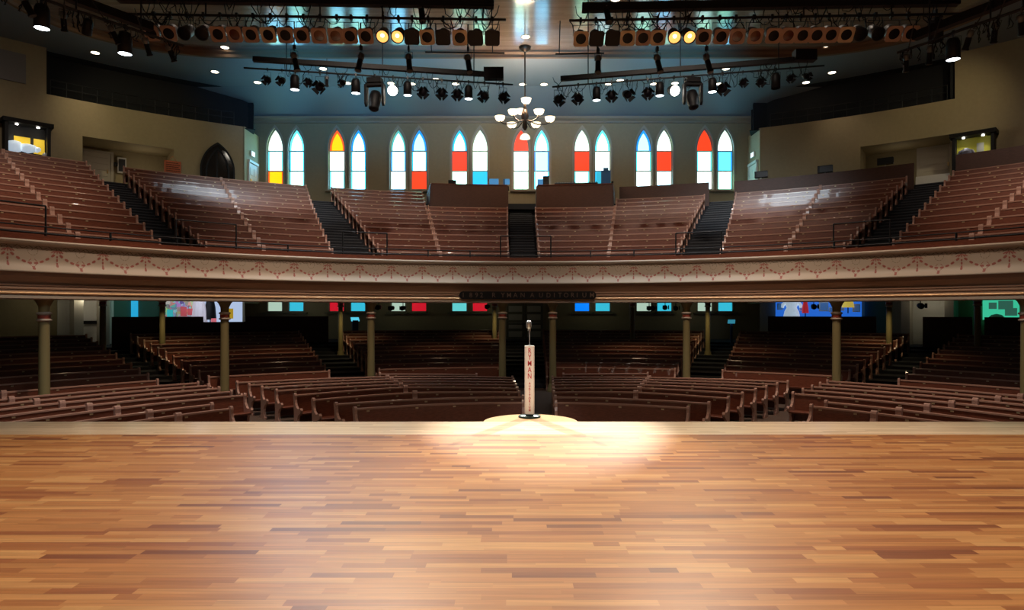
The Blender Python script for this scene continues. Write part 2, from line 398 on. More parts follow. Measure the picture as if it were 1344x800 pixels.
WC = [(('white', 'white', 'yellow'), ('pale', 'cyan', 'orange')), (('white', 'white', 'white'), ('cyan', 'sky', 'cyan')),
      (('yellow', 'white', 'white'), ('orange', 'pale', 'cyan')), (('white', 'white', 'white'), ('blue', 'sky', 'cyan')),
      (('white', 'white', 'white'), ('teal', 'blue', 'pale')), (('ltblue', 'white', 'red'), ('blue', 'sky', 'red')),
      (('white', 'red', 'white'), ('sky', 'red', 'pale')), (('white', 'white', 'sky'), ('pale', 'pale', 'sky')),
      (('red', 'white', 'white'), ('red', 'pale', 'pale')), (('white', 'ltblue', 'white'), ('cyan', 'blue', 'cyan')),
      (('white', 'red', 'white'), ('pale', 'red', 'cyan')), (('white', 'white', 'aqua'), ('cyan', 'pale', 'sky')),
      (('ltblue', 'white', 'white'), ('blue', 'cyan', 'pale')), (('white', 'red', 'white'), ('pale', 'red', 'pale')),
      (('red', 'white', 'white'), ('red', 'cyan', 'pale')), (('white', 'cyan', 'white'), ('pale', 'blue', 'teal'))]
VAR = ['mint', 'white', 'milk', 'white', 'mint', 'white', 'white', 'mint', 'milk', 'white', 'mint', 'mint', 'white', 'mint', 'milk', 'white']
for i, cx in enumerate(wx):
    cs, bs = WC[i]; window(i + 1, cx, [(VAR[i] if j == 0 else VAR[(i * 5 + j) % 16]) if c == 'white' else c for j, c in enumerate(cs)], bs)
LOW = ['sage', 'aqua', 'deepred', 'aqua', 'sage', 'deepred', 'cyan', 'deepred', None, None, 'royal', 'aqua', 'sage', 'aqua', 'sage', 'aqua']
LOW[6] = 'teal'
for i, cx in enumerate(wx):
    if not LOW[i]: 
        MB().box((cx, WY + .2, 2.2), (2 * HW, .2, 1.0)).build('wall_back_infill', M['wall'], kind='structure'); continue
    root = empty('window_%d' % (17 + i), (cx, WY, 1.76), kind='structure')
    f = MB(); f.box((cx - .46, WY + .04, 2.22), (.08, .14, .92)); f.box((cx + .46, WY + .04, 2.22), (.08, .14, .92)); f.box((cx, WY + .04, 1.79), (1.0, .14, .06))
    f.build('window_frame', M['frame_tan'], root)
    MB().box((cx, WY - .1, 1.70), (1.35, .26, .09)).build('window_sill', M['wall_dim'], root)
    MB().box((cx, WY + .10, 2.25), (.84, .03, .9)).build('window_pane', G[LOW[i]], root)
# crown moulding over the windows
mb = MB(); mb.prism([(WY, 12.98), (WY - .08, 12.98), (WY - .12, 13.08), (WY - .3, 13.2), (WY - .34, 13.3), (WY, 13.3)], LXW - 1, RXW + 1)
struct(mb, 'trim_1', M['trim'])
# ceiling: cove, soffit, boarded centre
mb = MB(); mb.add([(-24, 36.1, SOF), (24, 36.1, SOF), (20, 37.4, 14.0), (-20, 37.4, 14.0), (-18, WY - .2, 13.28), (18, WY - .2, 13.28)], [(0, 1, 2, 3), (3, 2, 5, 4)], 0, True)
struct(mb, 'ceiling_cove', M['soffit'])
def rim(z=SOF, d=0.0):
    """edge of the boarded ceiling, front left round the back to front right"""
    p = []
    x0, x1, yb, rr = -20.6 - d, 20.2 + d, 32.2 + d, 7.0
    p.append((x0, -6)); p.append((x0, 10))
    for i in range(13):
        t = math.pi / 2 * i / 12; p.append((x0 + rr - rr * math.cos(t), yb - rr * .8 + rr * .8 * math.sin(t)))
    for i in range(13):
        t = math.pi / 2 * i / 12; p.append((x1 - rr + rr * math.sin(t), yb - rr * .8 + rr * .8 * math.cos(t)))
    p.append((x1, 10)); p.append((x1, -6))
    return [Vector((x, y, z)) for x, y in p]
inner = rim(); outer = []
for p in inner:
    if abs(p.x) > 17 and p.y < 31: outer.append(Vector((40 * (1 if p.x > 0 else -1), p.y, SOF)))
    else: outer.append(Vector((p.x * 1.35, 41.0, SOF)))
k = len(inner); mb = MB()
for j in range(k):
    if outer[j].y > 36.1: outer[j].y = 36.15 if abs(outer[j].x) < 26 else 41
mb.add(inner + outer, [(j, j + 1, k + j + 1, k + j) for j in range(k - 1)])
struct(mb, 'ceiling_soffit', M['soffit'])
mb = MB()
steps = [(0, 0), (.0, .10), (-.10, .14), (-.10, .30)]
rings = [rim(SOF + dz, dd) for dd, dz in [(0, 0), (-.12, 0.02), (-.12, .16), (-.26, .24), (-.26, .36)]]
for a, b in zip(rings, rings[1:]): mb.add(a + b, [(j, j + 1, k + j + 1, k + j) for j in range(k - 1)], 0)
struct(mb, 'trim_2', M['brown'])
CZ = SOF + .34
struct(MB().box((0, 13, CZ + .05), (42, 40, .1)), 'ceiling', M['ceil'])
# black gallery above the side walls
for nm, r, a0, a1 in (('gallery_left', rL, a61, aL + 1.0), ('gallery_right', rR, aR - 1, a1250)):
    mb = MB(); mb.sweep([(r + .02, WT - .05), (r + 1.2, WT - .05), (r + 1.2, SOF - .02), (r + .45, SOF - .02), (r + .45, SOF + .1), (r + 1.3, SOF + .1), (r + 1.3, WT - .1), (r + .02, WT - .1)], a0, a1)
    for a in ((a0,) if a0 < -30 else (a1,)): mb.sweep([(r + .2, WT), (r + 1.2, WT), (r + 1.2, SOF), (r + .2, SOF)], a - .1, a + .1, 1)
    struct(mb, nm, M['void'])
mb = MB(); mb.box((LXW - 1.3, 37.6, 13.2), (2.6, .1, 2.3)); mb.box((RXW + 1.3, 37.6, 13.2), (2.6, .1, 2.3)); struct(mb, 'wall_gallery_back', M['void'])
for nm, r, a0, a1, sd in (('gallery_railing', rL, a61 + .3, aL - 1, 'left'), ('gallery_railing', rR, aR + 1, a1250 - .3, 'right')):
    rt = empty(nm, P((a0 + a1) / 2, r + .1, WT), label='thin black railing along the dark %s gallery above the wall' % sd, cat='railing')
    mb = MB()
    for dz in (.42, .75): mb.tube([P(a0 + (a1 - a0) * i / 20, r + .1, WT + dz) for i in range(21)], .022)
    mb.build('rail', M['black_metal'], rt)
    for i in range(14):
        p = P(a0 + (a1 - a0) * i / 13, r + .1, WT); MB().tube([p, p + Vector((0, 0, .76))], .02, 5).build('post', M['black_metal'], rt)

# balcony front ----------------------------------------------------
bf = empty('balcony_front', P(0, FR, 2.1), kind='structure')
A0, A1 = -86, 86
def fascia(name, prof, m, n=90, smooth=False): return MB().sweep(prof, A0, A1, n, smooth=smooth).build(name, m, bf)
fascia('parapet_cap', [(FR - .02, 3.64), (FR - .02, 3.78), (FR + .30, 3.80), (FR + .45, 3.62), (FR + .45, 3.16), (FR + .10, 3.16)], M['pew'])
fascia('top_moulding', [(FR - .14, 3.55), (FR - .16, 3.60), (FR - .13, 3.64), (FR + .1, 3.64), (FR + .1, 3.50), (FR - .06, 3.50)], M['cream'])
def fprof(z):       # radius of the painted cove at height z
    t = (3.52 - z) / (3.52 - 2.80)
    return FR - .05 + .02 * t - .24 * max(0, t - .55) ** 2 * 4
cp = [(fprof(3.52 - .72 * i / 12), 3.52 - .72 * i / 12) for i in range(13)]
cv = MB().sweep(cp + [(FR + .2, 2.8), (FR + .2, 3.52)], A0, A1, 110, mi=0, smooth=True)
def decal(a, z, pts, mi):       # a painted shape; pts in metres (x along the arc, z up), laid on the cove
    vv = []
    for x, dz in pts:
        aa = a + math.degrees(x / FR); zz = z + dz; vv.append(P(aa, fprof(zz) - .006, zz))
    cv.add(vv, [tuple(range(len(pts)))], mi)
def leaf(a, x, z, l, w_, th, mi):
    c, s_ = math.cos(th), math.sin(th); pts = [(-l / 2, -w_ / 2 * .6), (0, -w_ / 2), (l / 2, -w_ / 2 * .8), (l / 2, w_ / 2 * .8), (0, w_ / 2), (-l / 2, w_ / 2 * .6)]
    decal(a, z, [(x + px * c - pz * s_, px * s_ + pz * c) for px, pz in pts], mi)
PITCH = 4.06; abase = ang(672 + 318 / 4, FR)
for q in range(-24, 22):
    a = abase + q * PITCH
    if not (-84 < a < 84): continue
    hp = R(PITCH) * FR / 2; zb = 3.36
    for dx, th in ((-.10, .5), (-.05, .9), (0, 1.57), (.05, -.9), (.10, -.5)): leaf(a, dx, zb, .10, .028, th, 1)
    for j, dz in enumerate((.10, .19, .28, .34)): leaf(a, 0, zb - dz - .03, .055 + .02 * (j % 2), .045 + .018 * (j > 2), 1.57, 1)
    for s_ in (-1, 1):
        for j in range(4):      # swag
            t = (j + .75) / 4.3; x = s_ * hp * t; z = zb - .30 * math.sin(t * math.pi / 2) ** 1.0 - .02
            dzdx = -.30 * math.cos(t * math.pi / 2) * math.pi / 2 / hp
            leaf(a, x, z, .095, .062, math.atan(dzdx) * s_, 1)
        for j in range(4):      # ring of the middle
            t = j * math.pi / 2 + .78
            if s_ > 0: leaf(a + PITCH / 2, .09 * math.cos(t), zb - .30 + .09 * math.sin(t), .08, .014, t + 1.57, 1)
    for dz in (.42, .47): leaf(a + PITCH / 2, 0, zb - dz, .05, .075, 1.57, 1)
    for j in range(10):         # scrollwork border
        x = -hp + (j + .5) * hp / 5
        leaf(a, x, 3.45 + .02 * math.sin(j * 2.3), .11, .016, .6 * (-1) ** j, 2); leaf(a, x + .04, 3.41 + .02 * math.cos(j * 1.7), .06, .015, -1.1 + j * .6, 2)
    for j in range(6):
        t = math.pi + j * math.pi / 5; leaf(a + PITCH / 2, .11 * math.cos(t), 3.36 + .11 * math.sin(t), .05, .010, t + 1.57, 2)
cv.build('painted_cove', [M['cream'], M['red'], M['green']], bf, label='cream cove painted with red garlands')
fascia('taupe_cove', [(FR - .11, 2.81), (FR - .16, 2.80), (FR - .13, 2.70), (FR - .05, 2.60), (FR + .02, 2.50), (FR + .2, 2.50), (FR + .2, 2.81)], M['taupe'], smooth=False)
fascia('lower_moulding', [(FR + .02, 2.50), (FR - .04, 2.49), (FR - .04, 2.45), (FR + .0, 2.43), (FR - .08, 2.39), (FR - .08, 2.36), (FR - .03, 2.34), (FR - .12, 2.30), (FR + .2, 2.30), (FR + .2, 2.50)], M['taupe'])
fascia('gold_bead', [(FR - .10, 2.30), (FR - .16, 2.285), (FR - .185, 2.255), (FR - .16, 2.225), (FR - .10, 2.21), (FR + .1, 2.21), (FR + .1, 2.30)], M['gold'], smooth=True)
fascia('bottom_band', [(FR - .10, 2.21), (FR - .15, 2.20), (FR - .15, 2.12), (FR - .08, 2.09), (FR + .9, 2.12), (FR + .9, 2.21)], M['cream'])
# balcony rails
def arcpts(a0, a1, r, z, n=60): return [P(a0 + (a1 - a0) * i / n, r, z) for i in range(n + 1)]
br = empty('balcony_rail', P(0, FR + .12, 3.8), label='long low black two-bar rail on the balcony parapet', cat='railing')
MB().tube(arcpts(A0, A1, FR + .12, 3.85, 90), .03).build('lower_bar', M['black_metal'], br)
MB().tube(arcpts(A0, A1, FR + .12, 4.03, 90), .02).build('upper_bar', M['black_metal'], br)
for px in (60, 145, 378, 508, 562, 617, 723, 775, 832, 887, 1095, 1255, 232, 310, 450, 947, 1168):
    p = P(ang(px, FR + .12), FR + .12, 3.8); MB().box(p + Vector((0, 0, .11)), (.045, .045, .25)).build('post', M['black_metal'], br)
for nm, (x0, x1, yt) in {'at far left': (-40, 60, 272), 'before the outer left stairs': (231, 310, 296), 'before the inner left stairs': (450, 508, 310), 'before the centre stairs': (657, 723, 316),
                         'before the inner right stairs': (887, 947, 309), 'before the outer right stairs': (1094, 1168, 296)}.items():
    a0, a1 = ang(x0, FR + .2), ang(x1, FR + .2); zt = 4.60
    g_ = empty('aisle_guard_rail', P((a0 + a1) / 2, FR + .2, 3.8), label='tall black guard rail on the balcony edge ' + nm, cat='railing', group='guard rails at the balcony stairs')
    MB().tube(arcpts(a0, a1, FR + .2, zt, 8), .025).build('top_bar', M['black_metal'], g_)
    for a in (a0, a1): MB().tube([P(a, FR + .2, 3.78), P(a, FR + .2, zt)], .025).build('post', M['black_metal'], g_)

# ================================================================== PEWS
endprof = [(.11, 0), (.06, .10), (.045, .25), (.05, .45), (.085, .70), (.12, .86), (.10, .90), (.045, .915), (-.01, .895), (-.025, .85), (-.02, .76), (-.045, .67), (-.10, .595), (-.19, .545), (-.29, .545),
           (-.37, .575), (-.43, .575), (-.465, .53), (-.455, .48), (-.41, .44), (-.34, .42), (-.26, .37), (-.21, .28), (-.22, .17), (-.28, .09), (-.33, .05), (-.33, 0)]
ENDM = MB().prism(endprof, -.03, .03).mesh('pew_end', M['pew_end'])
PLATE = MB().box((0, 0, 0), (.065, .012, .032)).mesh('number_plate', mat('plate_brass', (.62, .45, .25), .45, .5))
backprof = [(.035, .16), (.03, .42), (.05, .66), (.065, .82), (.10, .82), (.085, .66), (.065, .42), (.07, .16)]
seatprof = [(-.42, .42), (-.43, .445), (-.40, .46), (.0, .435), (.06, .42), (.06, .395), (-.40, .40)]
NPEW = 0; PJ = random.Random(5)
RAILM = mat('pew_rail_highlight', (.42, .22, .155), .26, coat=.4)  # cap highlight put into the rail as a lighter colour
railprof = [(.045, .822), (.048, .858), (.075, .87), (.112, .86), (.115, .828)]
def pew(a0, a1, r, z, label, group):
    global NPEW; NPEW += 1
    ra, rb = r if isinstance(r, tuple) else (r, r); r = (ra + rb) / 2
    am = (a0 + a1) / 2; base = P(am, r - .2, z); RA = lambda a: ra + (rb - ra) * (a - a0) / (a1 - a0)
    def warp(mb):
        if ra != rb:
            for i_, v in enumerate(mb.v):
                x, y = v.x - CX, v.y - CY; q = math.hypot(x, y); a = math.degrees(math.atan2(x, y)); e = RA(a) - r
                mb.v[i_] = Vector((v.x + x / q * e, v.y + y / q * e, v.z))
        return mb
    root = empty('pew', base, label=label, cat='pew', group=group)
    pad = math.degrees(.04 / r); pe = math.degrees(.031 / r); n = max(2, int((a1 - a0) / 1.6))
    bk = warp(MB().sweep([(r + y, z + h) for y, h in backprof], a0 + pad, a1 - pad, n)).build('backrest', M['pew'], root)
    warp(MB().sweep([(r + y, z + h) for y, h in seatprof], a0 + pad, a1 - pad, n)).build('seat', M['pew'], root)
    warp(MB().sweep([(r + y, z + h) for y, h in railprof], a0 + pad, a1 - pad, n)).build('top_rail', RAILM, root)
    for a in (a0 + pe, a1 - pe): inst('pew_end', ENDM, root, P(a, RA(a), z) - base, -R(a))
    Ln = R(a1 - a0) * r; c = max(2, int(Ln / .85))
    for i in range(c):
        a = a0 + (a1 - a0) * (i + .5 + PJ.uniform(-.22, .22)) / c; inst('number_plate', PLATE, bk, P(a, RA(a) + .047, z + .79) - base, -R(a) + math.atan2(rb - ra, Ln))
    return root
# balcony blocks: (angles at the rail, angles at the top, rows, words)
BB = [((-76, -52), (-74, -49.5), 14, 'outer half of the far-left balcony block'), ((-52, -44.3), (-49.5, -43.6), 14, 'stair side of the far-left balcony block'),
      ((-39.8, -33.4), (-40.9, -32.2), 14, 'left half of the balcony block between left stairs'), ((-33.4, -25.2), (-32.2, -23.8), 14, 'right half of the balcony block between left stairs'),
      ((-19.2, -11.6), (-21.6, -11.4), 14, 'balcony block left of the left booth'), ((-11.6, -2.5), (-11.2, -1.6), 10, 'balcony block under the left booth'),
      ((1.4, 10.6), (1.2, 10.7), 10, 'balcony block under the right booth'), ((10.6, 19.3), (10.7, 20.8), 12, 'balcony block right of the right booth'),
      ((24.6, 32.2), (23.4, 32), 12, 'left half of the balcony block between right stairs'), ((32.2, 38.6), (32, 40), 12, 'right half of the balcony block between right stairs'),
      ((43.3, 50.5), (43.3, 50), 12, 'stair side of the far-right balcony block'), ((50.5, 76), (50, 74), 12, 'outer half of the far-right balcony block')]
for (b0, b1), (t0, t1), nr, wd in BB:
    for k_ in range(nr):
        u = k_ / 14.
        pew(b0 + (t0 - b0) * u, b1 + (t1 - b1) * u, BR0 + BDR * k_, bz(k_), 'pew in %s, %s row up' % (wd, ORD[k_]), 'balcony pews')
# tiers under the balcony
TB = [((-78, -58), (-76, -58), 'dim outer left block'), ((-58, -44.5), (-58, -44.3), 'dim left block by the doors'), ((-39.5, -25.6), (-41, -25), 'block between left columns'), ((-19.6, -3.0), (-21, -2.8), 'block left of centre aisle'),
      ((2.4, 19.2), (2.2, 20.5), 'block right of centre aisle'), ((24.8, 38.3), (24, 40), 'block between right columns'), ((43.8, 58), (43.6, 57), 'dim right block by the doors'), ((58, 78), (57, 76), 'dim outer right block')]
for (b0, b1), (t0, t1), wd in TB:
    for k_ in range(11):
        u = k_ / 11.
        pew(b0 + (t0 - b0) * u, b1 + (t1 - b1) * u, TR0 + TDR * k_, tz(k_), 'dark pew under the balcony, %s, %s row back' % (wd, ORD[k_]), 'pews under the balcony')
# main floor
def fl(r, a0, a1, wd):
    if not isinstance(r, tuple): lim = math.degrees(math.acos(2.85 / r)); a0 = max(a0, -lim); a1 = min(a1, lim)
    pew(a0, a1, r, FLZ, wd, 'main floor pews')
rc = [6.85, 7.85, 8.80, 9.65, 10.45, 11.2, 11.95, 12.7]
rsl = [0, 0, 9.3, 10.6, 11.35, 12.2, 13.0, 13.8]; rsr = [0, 0, 9.2, 10.2, 11.0, 11.8, 12.55, 13.3]
rel = [7.1, 8.05, 9.07, 10.2, 11.5, 12.5, 13.4, 14.3]; rer = [6.8, 7.75, 8.9, 10.04, 11.1, 12.0, 12.9, 13.8]
for i in range(8):
    o_ = ORD[i]
    if i < 2:
        fl((rel[i], rc[i]), -35 - i * .6, -2.3 - .4 * (i == 0), 'long wooden pew left of the microphone, %s row from the stage' % o_)
        fl((rc[i], rer[i]), 3.2, 29 + i * 1.8, 'long wooden pew right of the microphone, %s row from the stage' % o_)
    else:
        fl((rel[i], rsl[i]), -36 - i * .38, -20, 'floor pew, %s row, outer half of block left of centre aisle' % o_)
        fl((rsl[i], rc[i]), -20, -2.6, 'floor pew, %s row, aisle half of block left of centre aisle' % o_)
        fl((rc[i], rsr[i]), 3.0, 16.8, 'floor pew, %s row, aisle half of block right of centre aisle' % o_)
        fl((rsr[i], rer[i]), 16.8, 31 + i * .5, 'floor pew, %s row, outer half of block right of centre aisle' % o_)
fl((14.8, 13.7), -20.5, -7.5, 'short pew at the rear of the floor block left of centre')
fl((13.8, 14.6), 4.6, 16.3, 'short pew at the rear of the floor block right of centre')
for i, r in enumerate([9.0, 9.95, 11.1, 12.1, 13.1, 14.05, 15.0]):
    o_ = ORD[i]; s0 = -56.3 - i * .55; e = -48.8 if i < 2 else -42
    fl(r, s0, e, 'floor pew, %s row, aisle section of the far left block' % o_)
    fl(r, -84, s0, 'floor pew, %s row, outer section of the far left block' % o_)
    s1 = 53 + i * .6; e1 = 44.2 if i < 2 else 38
    fl(r - .25, e1, s1, 'floor pew, %s row, aisle section of the far right block' % o_)
    fl(r - .25, s1, 84, 'floor pew, %s row, outer section of the far right block' % o_)
print('PEWS', NPEW)

# stairs in the balcony aisles: two steps to a row
for j, ((b0, b1), (t0, t1), wd) in enumerate([((-44.0, -40.1), (-43.4, -41.2), 'outer left'), ((-24.9, -19.5), (-23.5, -21.9), 'inner left'), ((-2.2, 1.1), (-1.4, .9), 'centre'),
                              ((19.6, 24.3), (21.1, 23.1), 'inner right'), ((38.9, 43), (40.3, 43), 'outer right')]):
    st = empty('aisle_stairs', P((b0 + b1) / 2, BR0, bz(0)), label='dark carpeted %s stairs climbing between balcony pews' % wd, cat='stairs', group='balcony aisle stairs')
    mb = MB(); nz = MB()
    for k_ in range(LN):
        for h in (0, 1):
            u = (k_ + h / 2) / 14.; a0 = b0 + (t0 - b0) * u; a1 = b1 + (t1 - b1) * u
            r0 = BR0 + BDR * (k_ + h / 2) - .52 + .45 * 1.0; z1 = bz(k_) + BRISE * (h + 1) / 2
            mb.sweep([(r0, bz(k_) - .2), (r0, z1), (r0 + .5, z1), (r0 + .5, bz(k_) - .2)], a0, a1, 2) if k_ < LN - 1 or h == 0 else None
            nz.sweep([(r0 - .015, z1 - .03), (r0 - .015, z1 + .006), (r0 + .03, z1 + .006), (r0 + .03, z1 - .03)], a0, a1, 2)
    mb.build('tread', M['carpet'], st); nz.build('nosing', mat('stair_nosing', (.07, .075, .085), .35), st)

# ================================================================== COLUMNS
def column(px, r, zb, zt, rad, label, group):
    p = P(ang(px, r), r, zb); root = empty('cast_iron_column', p, label=label, cat='column', group=group)
    H = zt - zb
    MB().lathe([(rad * 1.6, 0), (rad * 1.6, .12), (rad * 1.3, .18), (rad * 1.35, .24), (rad * 1.08, .32)], p).build('column_base', M['column'], root)
    mb = MB(); mb.lathe([(rad * 1.05, .3), (rad * .95, H - .55)], p, 20, caps=False); mb.build('shaft', M['column'], root)
    MB().lathe([(rad * 1.0, H - .62), (rad * 1.35, H - .60), (rad * 1.4, H - .57), (rad * 1.1, H - .55), (rad * 1.1, H - .44), (rad * 1.4, H - .42), (rad * 1.35, H - .38), (rad * .95, H - .36)], p, 20, mi=0).build('collar', M['cream'], root)
    MB().lathe([(rad * 1.13, H - .54), (rad * 1.13, H - .45)], p, 20).build('collar_band', M['capred'], root)
    MB().lathe([(rad * .95, H - .36), (rad * 1.0, H - .22), (rad * 1.5, H - .08), (rad * 1.75, H - .05), (rad * 1.75, H)], p, 20).build('capital', M['column'], root)
fw = ['far left edge of the balcony', 'left of the left floor block', 'behind the left floor pews', 'left of the centre aisle', 'right of the centre aisle', 'behind the right floor pews', 'right of the right floor block', 'at the right picture edge']
for px, wd in zip((58, 295, 487, 659.5, 725.5, 901, 1098, 1347), fw):
    column(px, FR + .25, FLZ, 2.13, .13, 'olive painted iron column under the balcony front, ' + wd, 'columns under the balcony front')
for px, wd in zip((135, 213, 447, 649, 830, 929, 1167, 1283), ['beside the far left doors', 'among the pews by the left display', 'behind the block between left columns', 'just left of the centre aisle', 'behind the block right of centre', 'by the inner right aisle', 'beside the right doors', 'by the green display']):
    column(px, 24.5, tz(7), 2.62, .115, 'slimmer olive rear column, ' + wd, 'rear columns under the balcony')

# ================================================================== MICROPHONE
mp = at(695, 547, 10.9); mp.z = 0
mic = empty('microphone_stand', mp, label='microphone stand dressed with a tall white lettered box at centre stage', cat='microphone stand')
MB().lathe([(.185, 0), (.19, .012), (.18, .03), (.05, .045), (.02, .06)], mp, 32).build('base', M['rubber'], mic)
bx = MB(); hw = .079
bx.box(mp + Vector((0, 0, .63)), (2 * hw, 2 * hw, 1.14))
sb = bx.build('sign_box', M['white'], mic)
ed = MB()
for sx in (-1, 1): ed.box(mp + Vector((sx * .068, -hw - .003, .63)), (.008, .004, 1.14))
ed.build('border_line', mat('pale_line', (.55, .42, .36), .5), sb)
MB().box(mp + Vector((0, 0, 1.20)), (.04, .04, .03)).build('box_cap', M['chrome'], mic)
MB().tube([mp + Vector((0, 0, 1.18)), mp + Vector((0, 0, 1.46))], .008, 8).build('rod', M['chrome'], mic)
hd = MB(); Mh = Euler((R(14), 0, 0)).to_matrix()
hc = mp + Vector((-.012, -.01, 1.56))
hd.lathe([(.012, -.12), (.018, -.10), (.018, -.08), (.036, -.07), (.043, -.05), (.046, 0), (.043, .042), (.032, .06), (.006, .066)], hc, 16, M=Mh)
hdo = hd.build('microphone_head', M['chrome'], mic)
for i in range(-2, 3): MB().box(hc + Mh @ Vector((i * .016, -.044 + abs(i) * .004, 0)), (.006, .008, .085), rot=Euler((R(14), 0, 0))).build('grille_slot', M['black'], hdo)
MB().lathe([(.02, 0), (.02, .05)], mp + Vector((0, 0, 1.43)), 12).build('swivel', M['steel'], mic)
def text_mb(body, size, place, extrude=.002, mi=0, off=.018):
    cu = bpy.data.curves.new('t', 'FONT'); cu.body = body; cu.size = size; cu.extrude = 0; cu.align_x = 'CENTER'; cu.align_y = 'CENTER'; cu.resolution_u = 2; cu.offset = size * off
    o = bpy.data.objects.new('t', cu); COL.objects.link(o)
    bpy.context.view_layer.update()
    me = bpy.data.meshes.new_from_object(o.evaluated_get(bpy.context.evaluated_depsgraph_get()))
    vv = [place(v.co) for v in me.vertices]; ff = [tuple(p.vertices) for p in me.polygons]
    bpy.data.objects.remove(o); bpy.data.curves.remove(cu); bpy.data.meshes.remove(me)
    return MB().add(vv, ff, mi)
RL = mat('lettering_red', (.50, .03, .035), .5)
for i, ch in enumerate('RYMAN'):
    c = mp + Vector((0, -hw - .004, 1.115 - i * .105))
    text_mb(ch, .125, lambda v, c=c: c + Vector((v.x * .74, 0, v.y)), off=.012).build('lettering', RL, sb)
for i, ch in enumerate('AUDITORIUM'):
    c = mp + Vector((0, -hw - .004, .575 - i * .050))
    text_mb(ch, .052, lambda v, c=c: c + Vector((v.x * .9, 0, v.y)), off=.03).build('lettering', RL, sb)

# name plaque on the balcony front
a0, a1 = ang(603, FR - .2), ang(782.5, FR - .2)
pl = empty('name_plaque', P((a0 + a1) / 2, FR - .2, 2.28), label='long dark plaque with raised letters 1892 RYMAN AUDITORIUM on the balcony front', cat='sign')
n_ = 40; mb = MB(); vv = []
for i in range(n_ + 1):
    t = i / n_; t = (1 - math.cos(math.pi * t)) / 2; a = a0 + (a1 - a0) * t; e = min(t, 1 - t) * (a1 - a0) * math.pi / 180 * FR
    h = .145 * (1 - max(0, 1 - e / .12) ** 2) ** .5 if e < .12 else .145
    h = max(h, .03)
    vv += [P(a, FR - .23, 2.375 - h), P(a, FR - .23, 2.375 + h), P(a, FR - .10, 2.375 + h), P(a, FR - .10, 2.375 - h)]
mb.add(vv, [(4 * i + j, 4 * i + (j + 1) % 4, 4 * i + 4 + (j + 1) % 4, 4 * i + 4 + j) for i in range(n_) for j in range(4)] + [(0, 1, 2, 3), (4 * n_, 4 * n_ + 1, 4 * n_ + 2, 4 * n_ + 3)])
po = mb.build('plaque_board', mat('plaque_dark', (.006, .004, .003), .6, spec=.25), pl)
s_ = '1892 RYMAN AUDITORIUM'; xs_ = [608, 618, 625.5, 632, None, 648, 660, 668, 676.5, 686, None, 698.5, 710, 720, 727.5, 735, 743, 751.5, 757.5, 767, 777]
LM = mat('plaque_letter', (.13, .07, .04), .5)
for ch, px in zip(s_, xs_):
    if px is None: continue
    aa = ang(px, FR - .24)
    text_mb(ch, .25, lambda v, aa=aa: P(aa + math.degrees(v.x * .95 / FR), FR - .245, 2.375 + v.y), off=.006).build('letter', LM, po)

# ================================================================== LIGHTING RIG
def aimM(d): return Vector(d).to_track_quat('Z', 'Y').to_matrix()
def yoke(mb, w_, h, drop):
    mb.tube([(-w_, 0, -drop - h), (-w_, 0, -drop), (w_, 0, -drop), (w_, 0, -drop - h)], .008, 5)
def clamp(mb): mb.box((0, 0, .0), (.05, .07, .10)); mb.tube([(0, 0, -.05), (0, 0, -.10)], .012, 6)
def proto_gel(name, cardm, lensm, square=True, solid=False):
    t = empty(name, (0, 0, 0)); mb = MB(); clamp(mb); mb.build('clamp', M['black_metal'], t)
    mb = MB(); yoke(mb, .15, .22, .10); mb.build('yoke', M['black_metal'], t)
    d = Vector((0, -math.cos(R(39)), -math.sin(R(39)))); Mz = aimM(d); c = Vector((0, 0, -.34))
    MB().lathe([(.02, -.26), (.07, -.24), (.105, -.17), (.118, -.08), (.118, .10)], c, 18, M=Mz).build('can', M['can'], t)
    if square:
        fm = MB(); s = .15; ri = .105; k = 24
        o = []; inn = []
        for i in range(k):
            a = 2 * math.pi * i / k + math.pi / k; cs, sn = math.cos(a), math.sin(a); q = s / max(abs(cs), abs(sn)); o.append((cs * q, sn * q)); inn.append((cs * ri, sn * ri))
        X = Vector((1, 0, 0)); U = d.cross(X); U = -U if U.z < 0 else U; pc = c + d * .125
        T = lambda p, e: pc + X * p[0] + U * p[1] + d * e
        vv = [T(p, .01) for p in o] + [T(p, .01) for p in inn] + [T(p, -.01) for p in o] + [T(p, -.01) for p in inn]
        fm.add(vv, [f_ for i in range(k) for f_ in ((i, (i + 1) % k, k + (i + 1) % k, k + i), (2 * k + i, 2 * k + (i + 1) % k, 3 * k + (i + 1) % k, 3 * k + i), (i, (i + 1) % k, 2 * k + (i + 1) % k, 2 * k + i), (k + i, k + (i + 1) % k, 3 * k + (i + 1) % k, 3 * k + i))])
        fm.build('gel_frame', cardm, t)
        MB().lathe([(ri + .002, 0), (ri * .5, .006), (.001, .008)] if solid is False else [(s * .99, 0), (s, .012)], pc, 24 if not solid else 4, M=Mz).build('lens', lensm, t)
    else:
        MB().lathe([(.118, .10), (.135, .11), (.135, .13), (.115, .13)], c, 24, M=Mz, caps=False).build('front_ring', M['black_metal'], t)
        MB().lathe([(.118, 0), (.06, .01), (.001, .012)], c + d * .105, 24, M=Mz).build('lens', lensm, t)
        if lensm is M['lamp_warm']:
            MB().lathe([(.082, 0), (.03, .01)], c + d * .12 + Vector((0, 0, .02)), 16, M=Mz).build('filament_glow', M['lamp_core'], t)
    return t
